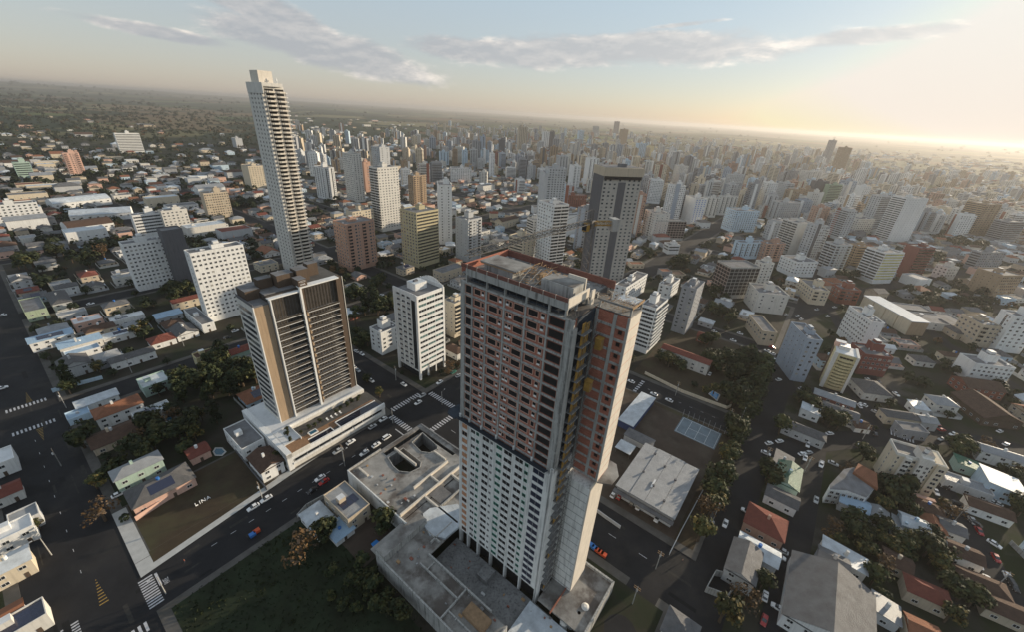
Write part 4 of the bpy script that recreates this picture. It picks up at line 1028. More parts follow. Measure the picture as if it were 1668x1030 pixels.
m=MB(); m.box(0,0,HB-1,5.8,LY,HB-.4,'roof_flat'); m.box(0,0,HB-.4,.3,LY,HB+.6,'wall_dgrey'); m.box(6,2.5,HB+2,18.6,LY+4,HB+2.3,'roof_flat'); m.box(20.3,1.6,HB+2.3,37.5,LY+4,HB+3.0,'paving'); m.build('roof',bt)
m=MB()
m.box(7,9,HB+2,12.5,13,HB+6.4,'wall_brown',top='roof_flat'); m.box(13,5.5,HB+2,20,11,HB+7.6,'wall_brown',top='roof_flat'); m.box(20.8,4.5,HB+2.5,26,10,HB+8.2,'wall_brown',top='roof_flat'); m.box(27.5,8,HB+2.5,32,12,HB+8.5,'wall_brown',top='roof_flat'); m.box(.8,7,HB-1,6.5,LY,HB+3.6,'wall_brown',top='roof_flat'); m.box(18.3,-1.0,HB+3.1,22,4.4,HB+6.0,'wall_brown',top='roof_flat'); m.build('roof_house',bt)
lg=MB()
for k in range(20):
    t0=math.pi*(k/20*.9+.05); t1=math.pi*((k+1)/20*.9+.05)
    lg.bar((1.5*math.cos(t0),0,.55*math.sin(t0)),(1.5*math.cos(t1),0,.55*math.sin(t1)),.09,'white_paint')
    if 3<k<16: lg.bar((1.5*math.cos(t0),0,-.25*math.sin(t0)+.25),(1.5*math.cos(t1),0,-.25*math.sin(t1)+.25),.07,'white_paint')
lg.build('emblem',bt,(20.1,-1.12,HB+5.0)); 
te=link('lettering',text_mesh('LINA',1.0,.04,'white_paint'),bt,(20.1,-1.12,HB+3.7)); te.rotation_euler=(math.pi/2,0,0)
# podium
bp=frame_root('pool_podium','white podium with pool deck and planters under the brown glass tower','podium',-62,-9.5)
def PP(a,b): return (a+62,-(b+9.5))
def qb(m,a0,a1,b0,b1,z0,z1,mt,top=None):
    x0,y0=PP(a0,b1); x1,y1=PP(a1,b0); m.box(x0,y0,z0,x1,y1,z1,mt,top)
m=MB(); qb(m,-60,-14,-28,-12.5,0,6.5,'wall_offwhite','paving'); qb(m,-60,-15,-54,-28,0,8.6,'wall_offwhite','roof_white'); qb(m,-62,-59.8,-54,-12,0,9.0,'wall_white'); m.build('podium_wall',bp)
m=MB(); qb(m,-59.9,-16,-28.4,-27.6,8.4,9.6,'wall_white'); qb(m,-59.9,-53,-28,-18,6.5,9.0,'wall_offwhite','roof_white'); qb(m,-60,-14,-12.9,-12.1,5.0,7.4,'wall_white'); qb(m,-60,-17,-12.1,-11.8,2.6,3.6,'wall_white'); qb(m,-53.2,-52.9,-28,-17,6.5,9.8,'wall_white'); qb(m,-62,-52,-18,-12,6.5,8.6,'wall_offwhite','deck_wood'); m.build('parapet',bp)
for k in range(8):
    m=MB(); x0,y0=PP(-59+k*5.4,-12.1); m.box(x0,y0-.04,3.8,x0+5.0,y0,4.9,'glass'); m.build('garage_opening',bp)
m=MB(); qb(m,-52,-16,-20,-15.5,6.5,6.62,'deck_wood'); m.build('sun_deck',bp)
m=MB(); qb(m,-37,-16,-17.8,-13.2,6.55,6.85,'pool_dark'); qb(m,-50.5,-40.5,-16.2,-13.6,6.55,6.8,'pool_dark'); qb(m,-48.5,-45.5,-20.2,-18.2,6.55,7.1,'water'); m.build('pool',bp)
m=MB(); 
for q in ((-37.3,-15.7,-18.1,-17.8),(-37.3,-37,-18,-13),(-50.8,-40.2,-16.5,-16.2),(-40.5,-40.2,-16.3,-13.4),(-48.9,-45.1,-20.6,-20.2),(-48.9,-45.1,-18.2,-17.8),(-48.9,-48.5,-20.4,-18),(-45.5,-45.1,-20.4,-18)): qb(m,*q,6.5,7.15,'wall_white')
m.build('pool_kerb',bp)
# ------------------------------------------------------------------ white office tower
wo=frame_root('white_office_tower','white tower with green glass bands and raised curved rooftop wall by the crossing','office tower',17.2,-22.2)
occ_add(*W(17,-22),TH,20,20,3)
WX,WY,WH=19.2,19.5,51.0
m=MB(); m.box(.3,.3,5,WX-.3,WY-.3,WH,'wall_white'); m.build('wall',wo)
m=MB()
for x,y in ((0,0),(WX-.9,0),(0,WY-.9),(WX-.9,WY-.9)): m.box(x-.12,y-.12,0,x+1.0,y+1.0,WH+1.4,'wall_white')
m.box(6,.4,0,6.7,1.1,5,'wall_white'); m.box(12,.4,0,12.7,1.1,5,'wall_white'); m.box(1.5,2.5,-.2,WX-1.5,WY-2,5,'glass'); m.box(.0,.1,WH-.6,WX,.4,WH+1.3,'wall_white'); m.box(.1,.9,WH-.6,.4,WY,WH+1.8,'wall_white'); m.box(WX-.4,.5,WH-.5,WX-.0,WY,WH+2.3,'wall_white')
m.build('frame',wo)
for i in range(14):
    z=6.3+i*3.2
    for k in range(3):
        key=('me','wow',k,i%3)
        if key not in ECACHE: ECACHE[key]=el_mesh('strip_window',(5.5,1.5,'wall_white','glass_green' if (k*2+i)%3==0 else 'glass')).mesh('strip_window')
        link('strip_window',ECACHE[key],wo,(3.8+k*5.8,.3,z+.8),0)
    m=MB(); m.box(1.0,-.12,z+2.45,WX-.9,.3,z+3.75,'wall_white') if i<13 else None
    if i<13: m.build('spandrel',wo)
    for k in range(3):
        key=('me','wob')
        if key not in ECACHE: ECACHE[key]=el_mesh('window',(2.4,1.3,'wall_lgrey','glass')).mesh('window')
        link('window',ECACHE[key],wo,(.3,7.2+k*4.2,z+.9),-math.pi/2)
        b=MB(); b.box(-.75,5.8+k*4.2,z+.3,.3,7.6+k*4.2,z+1.1,'wall_offwhite'); b.build('air_conditioner_box',wo)
m=MB(); m.box(.18,2.0,6,.3,4.8,WH-2,'glass'); m.build('glass_strip',wo)
m=MB(); m.box(.4,.4,WH,WX-.4,WY-.4,WH+.2,'roof_flat'); m.build('roof',wo)
m=MB(); m.box(6,8,WH+.2,14,15,WH+4.2,'wall_white',top='roof_metal_white'); m.box(8,11,WH+4.2,10.5,12.4,WH+5.0,'wall_dgrey'); m.build('roof_house',wo)
m=MB(); 
for k in range(14): y0=1+k*1.3; m.box(WX-.05,y0,WH,WX+.1,y0+1.3,WH+2.2+2.6*math.sin(math.pi*k/13),'wall_white')
m.build('curved_screen',wo)
# ------------------------------------------------------------------ tall balcony tower
px,py,hh=solve(424,136,448)
tt=empty('tall_balcony_tower','tallest slender unfinished tower with stacked concrete balconies rising above the horizon','unfinished tower',(px,py,0),TH)
TW_=size_for(px,py,hh,EA,461); TD=size_for(px,py,hh,(-EB[0],-EB[1]),401)
TW_=max(12,min(TW_,22)); TD=max(12,min(TD,24)); occ_add(px,py,TH,TW_,TD,6)
m=MB(); m.box(0,.0,0,TW_,TD,hh-1,'wall_offwhite'); m.build('wall',tt)
nf=46; fp=(hh-8)/nf
cnt={};rest={}
for i in range(nf):
    z=6+i*fp
    b=MB(); 
    b.box(1.0,-2.6,z-.18,TW_+.2,0,z+.12,'concrete'); 
    for k in range(2):
        x0=1.0+k*(TW_-1)/2; x1=x0+(TW_-1)/2-.5; n=6
        for q in range(n):
            t0=q/n; t1=(q+1)/n; b.box(x0+(x1-x0)*t0,-2.6-1.0*math.sin(math.pi*(t0+t1)/2)-.12,z-.2,x0+(x1-x0)*t1,-2.4,z+.95,'plaster_warm')
    b.box(TW_+.2,-1.6,z-.15,TW_+1.6,1.5,z+.5,'wall_white')
    b.build('balcony',tt)
    for k in range(2):
        x=1.2+(k+.5)*(TW_-1)/2; part_el(tt,'opening',(round((TW_-1)/2-1.2,1),2.0,'concrete'),(x,0,z+.3),0,cnt,rest)
    for k in range(4):
        part_el(tt,'window',(1.4,1.4,'wall_offwhite','void'),(0,2.2+k*(TD-3)/4+.5,z+.9),-math.pi/2,cnt,rest)
for kind,mm in rest.items(): stuff(mm.build(kind,tt))
m=MB()
for k in range(3): x=1.0+k*(TW_-1.6)/2; m.box(x,-2.5,4,x+.6,-2.0,hh-4,'concrete')
m.box(-.3,-2.7,hh-6,.3,TD,hh+1.2,'wall_offwhite'); m.box(.3,-2.7,hh-1.2,TW_*.9,TD,hh+1.2,'wall_offwhite'); m.build('concrete_frame',tt)
m=MB(); m.box(1.5,TD*.2,hh+1,TW_*.72,TD*.75,hh+9,'plaster_warm'); m.build('roof_house',tt)
m=MB(); m.tube((TW_*.8,2,hh+1),(TW_*.8,2,hh+5),.25,'wall_white'); m.box(TW_*.8-.5,1.5,hh+3,TW_*.8+.5,2.5,hh+3.8,'wall_white'); m.build('mast',tt)
# ------------------------------------------------------------------ stepped beige tower (right) and curved yellow tower
px,py,hh=solve(1462,739,786); th=rad(-24)
wdx=size_for(px,py,hh,(math.cos(th),math.sin(th)),1543); dpx=max(9,min(15,size_for(px,py,hh,(-math.sin(th),math.cos(th)),1450)))
bg=empty('stepped_beige_tower','cream seven storey block with stepped parapets and one blank lit side','apartment block',(px,py,0),th); occ_add(px,py,th,wdx,dpx,2)
s=wdx/20.0
m=MB(); m.box(0,0,0,wdx,dpx,hh-1,'wall_cream'); m.box(3.5*s,-1.6*s,0,6.2*s,.0,hh-.4,'wall_offwhite'); m.box(8.8*s,-2.2*s,0,13.6*s,0,hh+2.2,'wall_offwhite'); m.box(16*s,-.8,0,20.4*s,dpx,hh+.2,'wall_cream'); m.box(8.8*s,0,hh-1,14*s,dpx*.6,hh+3.2,'wall_offwhite',top='roof_flat'); m.build('wall',bg)
m=MB(); m.box(.3,.3,hh-1,wdx-.3,dpx-.3,hh-.8,'roof_metal_old'); 
for q in ((0,0,wdx,.25),(0,dpx-.25,wdx,dpx),(0,.25,.25,dpx-.25),(wdx-.25,.25,wdx,dpx-.25)): m.box(q[0],q[1],hh-1,q[2],q[3],hh+.4,'wall_offwhite')
m.build('roof',bg)
fpp=(hh-3)/6.0
for i in range(6):
    z=2.6+i*fpp
    for u,y,wv in ((4.8*s,-1.6*s,1.9),(7.4*s,0,1.7),(9.9*s,-2.2*s,1.2),(12.4*s,-2.2*s,.8),(14.8*s,0,.9),(18.4*s,-.8,1.7),(1.2*s,0,.6)): 
        key=('me','bg',wv)
        if key not in ECACHE: ECACHE[key]=el_mesh('window',(wv,1.2,'wall_offwhite','glass')).mesh('window')
        link('window',ECACHE[key],bg,(u,y,z),0)
    key=('me','bg',.6); link('window',ECACHE[key] if key in ECACHE else ECACHE[('me','bg',.9)],bg,(0,dpx*.5,z),-math.pi/2)
m=MB(); m.tube((11*s,2,hh+3.2),(11*s,2,hh+5),.8,'wall_white',n=10); m.tube((11*s,2,hh+5),(11*s,2,hh+5.3),.9,'wall_dgrey',n=10); m.box(12*s,-5,0,wdx+1,-3.2,2.4,'wall_pink'); m.build('water_tank',bg)
px,py,hh=solve(1361,575,629); th=rad(-32)
yt=empty('curved_yellow_tower','yellow and white tower with curved balcony bands and brown side strip','apartment tower',(px,py,0),th); occ_add(px,py,th,13,15,2)
m=MB(); m.box(0,0,0,11,13,hh,'wall_yellow'); m.box(-.3,-.6,0,1.6,1.2,hh+.6,'wall_offwhite'); m.box(10.3,-1.0,0,11.6,13,hh+.8,'wall_offwhite'); m.build('wall',yt)
m=MB(); m.box(-.15,8.8,0,2.5,13.2,hh-.5,'wall_brown'); m.build('brown_strip',yt)
m=MB(); m.box(.5,.5,hh,10.5,12.5,hh+.3,'roof_white'); m.box(2,6,hh,7,12,hh+2.6,'wall_offwhite',top='roof_metal_white'); m.box(-.2,10,hh,5,14,hh+3.2,'wall_pink',top='wall_white'); m.build('roof_house',yt)
for i in range(10):
    z=1.2+i*(hh-3)/10
    b=MB(); n=7
    for q in range(n):
        t0=q/n;t1=(q+1)/n; d_=.5+1.3*math.sin(math.pi*(t0+t1)/2); b.box(1.6+8.7*t0,-d_,z,1.6+8.7*t1,.0,z+1.15,'wall_yellow')
    b.build('balcony',yt)
    key=('me','yt'); 
    if key not in ECACHE: ECACHE[key]=el_mesh('strip_window',(6.5,1.2,'wall_yellow','void')).mesh('strip_window')
    link('strip_window',ECACHE[key],yt,(6,0,z+1.2),0)
    for k in range(2): link('window',ECACHE[('me','bg',.9)],yt,(0,2.6+k*3.4,z+1.1),-math.pi/2)
# ------------------------------------------------------------------ warehouse, court, ochre wall, curved house, vaulted halls
wh=frame_root('warehouse','low metal-roofed warehouse with ribbed grey panels beside the parked cars','warehouse',17,122.0); occ_add(*W(17,122),TH,32,25,1)
m=MB(); m.box(.8,.8,0,31.2,23.7,5.6,'wall_lgrey'); m.build('wall',wh)
for k in range(4):
    m=MB(); x0=0; y0=k*6.1
    m.box(0,y0,5.6+.25*(1.5-abs(k-1.5)),32,y0+6.0,6.2+.25*(1.5-abs(k-1.5)),'roof_metal'); m.build('roof_panel',wh)
m=MB(); m.box(-2.2,0,4.6,0,24.4,4.9,'roof_metal_old'); m.build('eave',wh)
for k in range(6): m=MB(); m.tube((5+k*4.5,6.1+6*(k%3),6.5),(5+k*4.5,6.1+6*(k%3),7.2),.5,'wall_dgrey',n=8); m.build('roof_vent',wh)
m=MB(); m.box(8,12.2,6.8,13,12.9,7.0,'roof_white'); m.build('skylight',wh)
an=frame_root('storage_annex','small grey annex roof next to the warehouse corner','shed',50.5,100); m=MB(); m.box(0,0,0,6,13,3.4,'wall_lgrey'); m.build('wall',an); m=MB(); m.box(-.3,-.3,3.4,6.3,13.3,3.7,'roof_metal_old'); m.build('roof',an); occ_add(*W(50.5,100),TH,6,13,1)
an=frame_root('carport','small pale blue canopy roof left of the warehouse','canopy',40,94.5); m=MB(); m.box(0,0,3.0,7,7.5,3.2,'roof_metal_white'); m.build('roof',an)
for k in range(4): m=MB(); m.tube((.4+6.2*(k%2),.4+6.6*(k//2),0),(.4+6.2*(k%2),.4+6.6*(k//2),3),.1,'steel'); m.build('post',an)
an=frame_root('blue_roof_shed','long shed with pale sheet roof and blue wall hugging the construction wing','shed',58,88); m=MB(); m.box(0,0,0,30,7.5,4.2,'wall_navy'); m.build('wall',an); m=MB(); m.box(-.4,-.4,4.2,30.4,8,4.5,'roof_metal_white'); m.build('roof',an); occ_add(*W(58,88),TH,30,8,1)
ctb=frame_root('sports_court','blue sports court with white lines beside the street fence','sports court',74,123.5); m=MB(); m.box(0,0,.12,14.5,19.5,.2,'court'); m.build('court_surface',ctb); occ_add(*W(73,124),TH,17,21,1)
m=MB()
for q in ((.6,.6,.7,18.9),(13.8,.6,13.9,18.9),(.6,.6,13.9,.7),(.6,18.8,13.9,18.9),(.6,9.7,13.9,9.8),(.6,5,13.9,5.1),(.6,14.4,13.9,14.5),(7.2,5,7.3,14.4)): m.box(q[0],q[1],.2,q[2],q[3],.215,'white_paint')
m.build('court_line',ctb)
for k in range(9): m=MB(); m.tube((15.2,-1+k*2.6,0),(15.2,-1+k*2.6,4.5),.06,'wall_lgrey',n=5); m.build('fence_post',ctb)
A=at(1398,501); B=at(1474,546); dxy=Vector((B[0]-A[0],B[1]-A[1],0)); th=math.atan2(dxy.y,dxy.x)
oc=empty('ochre_wall_block','long ochre four panel hall facade with bright top edge above the houses','hall',(A[0],A[1],0),th); ln_=dxy.length; occ_add(A[0],A[1],th,ln_,14,2)
for k in range(4): m=MB(); m.box(ln_*k/4+.4,0,0,ln_*(k+1)/4-.4,.6,11.5,'wall_cream'); m.build('wall_panel',oc)
m=MB(); m.box(0,.5,0,ln_,13.5,11,'wall_tan'); m.build('wall',oc)
m=MB(); m.box(-.3,-.2,11.5,ln_+.3,14,12.1,'roof_white'); m.build('roof',oc)
P=[at(1352,790,8),at(1375,765,8),at(1390,762,8),at(1428,775,8),at(1424,797,8),at(1411,812,8),at(1380,800,8),at(1352,798,8)]
cb=empty('curved_white_house','white three storey house with rounded corner and terracotta roof before the stepped beige tower','house',(P[0][0],P[0][1],0),0); q0=P[0]
m=MB(); m.prism([(x-q0[0],y-q0[1]) for x,y in P],0,8,'wall_white','roof_flat'); 
for z in (2.8,5.4): m.prism([((x-q0[0])*1.01,(y-q0[1])*1.01) for x,y in P],z,z+.15,'wall_lgrey')
m.build('wall',cb)
m=MB(); RP=[at(1390,770,9),at(1398,756,9),at(1428,772,9),at(1430,798,9)]; m.prism([(x-q0[0],y-q0[1]) for x,y in RP],8,9.2,'tile_orange'); m.build('roof',cb)
for k in range(6):
    t=(k+.5)/6; A_=P[5]; B_=P[7]; x=A_[0]+(B_[0]-A_[0])*t-q0[0]; y=A_[1]+(B_[1]-A_[1])*t-q0[1]; an_=math.atan2(A_[1]-B_[1],A_[0]-B_[0])
    for z in (1.0,3.8,6.0): link('window',ECACHE[('me','bg',1.2)],cb,(x,y,z),an_)
occ_add(q0[0]-2,q0[1]-10,0,14,14,1)
for (xa,ya,xb,yb,lab) in ((112,352,214,345,'white vaulted hall with curved roof on the left'),(86,332,180,322,'smaller white vaulted hall behind the first hall'),(110,372,185,362,'brown roofed long hall in front of the vaulted halls')):
    A=at(xa,ya,8); B=at(xb,yb,8); d_=Vector((B[0]-A[0],B[1]-A[1])); th=math.atan2(d_.y,d_.x); l_=d_.length
    o=empty('vaulted_hall',lab,'hall',(A[0],A[1],0),th,'pale halls at the left'); occ_add(A[0],A[1],th,l_,24,2)
    m=MB(); m.box(0,0,0,l_,24,8,'wall_white'); m.build('wall',o)
    m=MB(); n=10; pts=[(-.5+25*(k/n),8+4.5*math.sin(math.pi*k/n)) for k in range(n+1)]
    for k in range(n): (y0,z0_),(y1,z1_)=pts[k],pts[k+1]; m.face([(0,y0,z0_),(l_,y0,z0_),(l_,y1,z1_),(0,y1,z1_)],'roof_metal_white' if 'brown' not in lab else 'tile_brown')
    m.face([(0,y,z) for y,z in pts],'wall_white'); m.face([(l_,y,z) for y,z in pts],'wall_white'); m.build('roof',o)
    for k in range(8): link('window',ECACHE[('me','bg',1.9)],o,(l_*(k+.5)/8,0,4.5),0)
# LINA lettering on the lawn
ls=frame_root('lawn_sign','large white LINA letters standing on the brown lawn','sign',-90.3,-21.6)
for k,chh in enumerate('LINA'):
    o=link('letter',text_mesh(chh,2.1,.2,'white_paint'),ls,((-2.0,-.85,.35,1.95)[k],0,.12)); o.rotation_euler=(math.pi/2,0,0)
o=link('road_lettering',text_mesh('PARE',1.3,.004,'road_paint'),None,(*W(-107.6,2.2),-.03),TH+math.pi/2); o.scale=(.8,1.6,1); struct(o)
# ------------------------------------------------------------------ houses
NAMES={'roof_metal':'grey metal','roof_metal_white':'pale metal','roof_metal_old':'weathered sheet','roof_metal_blue':'blue metal','roof_green':'green metal','tile_orange':'orange tile','tile_red':'red tile','tile_brown':'brown tile','tile_grey':'grey tile','roof_flat':'flat grey','roof_white':'flat white'}
WN0=dict(white='white',offwhite='off-white',cream='cream')
def roof_mb(W_,D_,z,kind,rm,wm,rise=None):
    m=MB(); o=.5
    if kind=='F':
        m.box(.2,.2,z-.1,W_-.2,D_-.2,z+.08,rm)
        for q in ((-.04,-.04,W_+.04,.2),(-.04,D_-.2,W_+.04,D_+.04),(-.04,.2,.2,D_-.2),(W_-.2,.2,W_+.04,D_-.2)): m.box(q[0],q[1],z-.1,q[2],q[3],z+.6,wm)
        return m
    if kind=='S':
        a,b=z+.1,z+.1+min(W_,D_)*.14
        v=[(-o,-o,a),(W_+o,-o,a),(W_+o,D_+o,b),(-o,D_+o,b)]; m.face(v,rm); m.face([(x,y,q-.15) for x,y,q in v],rm)
        for i in range(4): p,q=v[i],v[(i+1)%4]; m.face([p,q,(q[0],q[1],q[2]-.15),(p[0],p[1],p[2]-.15)],rm)
        m.face([(0,D_,z-.1),(W_,D_,z-.1),(W_,D_,b-.1),(0,D_,b-.1)],wm); m.face([(0,0,z-.1),(0,D_,z-.1),(0,D_,b-.1)],wm); m.face([(W_,0,z-.1),(W_,D_,z-.1),(W_,D_,b-.1)],wm); return m
    lx=W_>=D_; s=min(W_,D_); r=rise or s*(.22 if kind=='G' else .25); zt=z+r
    x0,x1,y0,y1=-o,W_+o,-o,D_+o
    ins=0 if kind=='G' else (s/2+o)
    if lx: A=(x0+ins,D_/2,zt); B=(x1-ins,D_/2,zt)
    else: A=(W_/2,y0+ins,zt); B=(W_/2,y1-ins,zt)
    c=[(x0,y0,z-.1),(x1,y0,z-.1),(x1,y1,z-.1),(x0,y1,z-.1)]
    if lx: fs=[(c[0],c[1],B,A),(c[2],c[3],A,B)]; ends=[(c[1],c[2],B),(c[3],c[0],A)]
    else: fs=[(c[1],c[2],B,A),(c[3],c[0],A,B)]; ends=[(c[0],c[1],A),(c[2],c[3],B)]
    for f in fs: m.face(f,rm); m.face([(x,y,q-.14) for x,y,q in f],rm)
    for f in ends:
        if kind=='H': m.face(f,rm)
        else:
            g=[(min(max(x,0),W_),min(max(y,0),D_),q-.1) for x,y,q in f]; m.face(g,wm)
    m.face(c[::-1],rm)
    return m
NH=0
def house(label,ox,oy,th,W_,D_,z,kind,rm,wm,opts='',parts=True,desc=None,group=None,r=R,name=None):
    wm_='wall_'+wm; occ_add(ox,oy,th,W_,D_,.5)
    cat='shed' if ('shed' in opts) else 'house'; name=name or ('storage_shed' if cat=='shed' else 'house')
    b=MB(); b.box(0,0,-.4,W_,D_,z,wm_)
    rf=roof_mb(W_,D_,z,kind,rm,wm_)
    if not parts:
        for f,wd in (('R',W_),('L',D_)):
            for k in range(max(1,int(wd/4))):
                x,y,rz=facepos(f,W_,D_,wd*(k+.5)/max(1,int(wd/4))); b.merge(far_el('window',(1.4,1.1,'glass'),0),(x,y,1.2),rz)
                if z>5: b.merge(far_el('window',(1.4,1.1,'glass'),0),(x,y,4.0),rz)
        b.merge(rf); o=b.build(name,None,(ox,oy,0),th); tag(o,label,cat,group)
        if desc: autolabel(o,desc,ox,oy)
        return o
    root=empty(name,label,cat,(ox,oy,0),th,group)
    b.build('wall',root); rfo=rf.build('roof',root)
    win=ECACHE.setdefault(('me','hw'),None) or el_mesh('window',(1.5,1.1,'wall_white','glass')).mesh('window'); ECACHE[('me','hw')]=win
    dr=ECACHE.setdefault(('me','hd'),None) or el_mesh('door',(1.0,2.1,'wall_brown')).mesh('door'); ECACHE[('me','hd')]=dr
    for f,wd in (('R',W_),('L',D_)):
        n=max(1,min(5,int(wd/4)))
        for k in range(n):
            x,y,rz=facepos(f,W_,D_,wd*(k+.5)/n)
            if f=='R' and k==n//2: link('door',dr,root,(x,y,.0),rz)
            else: link('window',win,root,(x,y,1.1),rz)
            if z>5.2: link('window',win,root,(x,y,3.9),rz)
    if 'sol' in opts:
        m=MB()
        zz=z+.14 if kind in 'FS' else z+.25+min(W_,D_)*.12
        if kind in 'F':
            for k in range(3): m.box(W_*.15+k*2.2,D_*.3,zz,W_*.15+k*2.2+2,D_*.3+min(4,D_*.5),zz+.12,'solar')
        elif kind=='S': pass
        if not m.v:
            lx=W_>=D_; s=min(W_,D_); 
            sl_=(.22 if kind=='G' else .25)*s/(s/2+.5)
            if kind=='S': sl_=min(W_,D_)*.14/(D_+1); p=[(W_*.2,D_*.2),(W_*.8,D_*.2),(W_*.8,D_*.8),(W_*.2,D_*.8)]; v=[(x,y,z+.22+(y+.5)*sl_) for x,y in p]
            elif lx: p=[(W_*.3,D_*.1),(W_*.7,D_*.1),(W_*.7,D_*.42),(W_*.3,D_*.42)]; v=[(x,y,z+.0+(y+.5)*sl_) for x,y in p]
            else: p=[(W_*.58,D_*.3),(W_*.92,D_*.3),(W_*.92,D_*.7),(W_*.58,D_*.7)]; v=[(x,y,z+(W_+.5-x)*sl_) for x,y in p]
            m.face(v,'solar')
        m.build('solar_panel',root)
    if r.random()<.35 and kind!='F':
        c=MB(); c.box(W_*.4,D_*.45,z,W_*.4+.9,D_*.45+.9,z+min(W_,D_)*.28+1.0,wm_); c.build('chimney',rfo)
    elif kind=='F' and r.random()<.6:
        c=MB(); c.box(W_*.2,D_*.5,z,W_*.2+2.6,D_*.5+2.4,z+2.2,wm_,top='roof_white'); c.build('tank_room',rfo)
    if group and r.random()<.8:
        m=MB(); g_=1.6; wl_=r.choice(['wall_offwhite','wall_lgrey','concrete','wall_beige','wall_grey']); t_=.12; f_=r.uniform(2,4)
        m.box(-g_,-f_,-.3,W_+g_,-f_+t_,1.7,wl_); m.box(-g_,-f_+t_,-.3,-g_+t_,D_+g_,1.9,wl_); m.box(W_+g_-t_,-f_+t_,-.3,W_+g_,D_+g_,1.9,wl_); m.build('yard_wall',root)
        m=MB(); m.box(W_*.1,-f_+t_,.0,W_*.9,-.02,.16,r.choice(['paving','paving_light','dirt'])); m.build('patio',root)
    if r.random()<.3:
        m=MB(); h0=z+min(W_,D_)*(.22 if kind in 'GH' else 0)+.2; m.tube((W_*.5,D_*.5,h0-.8),(W_*.5,D_*.5,h0+.9),.6,r.choice(['bin_blue','wall_lgrey','wall_white']),n=10); m.build('water_tank',root)
    if r.random()<.3 and not group is None:
        m=MB(); m.box(W_+.1,D_*.3,2.3,W_+1.45,D_*.3+4.5,2.42,r.choice(['roof_metal_old','roof_metal','roof_metal_white'])); m.build('lean_to_roof',root)
    if desc: autolabel(root,desc,ox,oy)
    return root
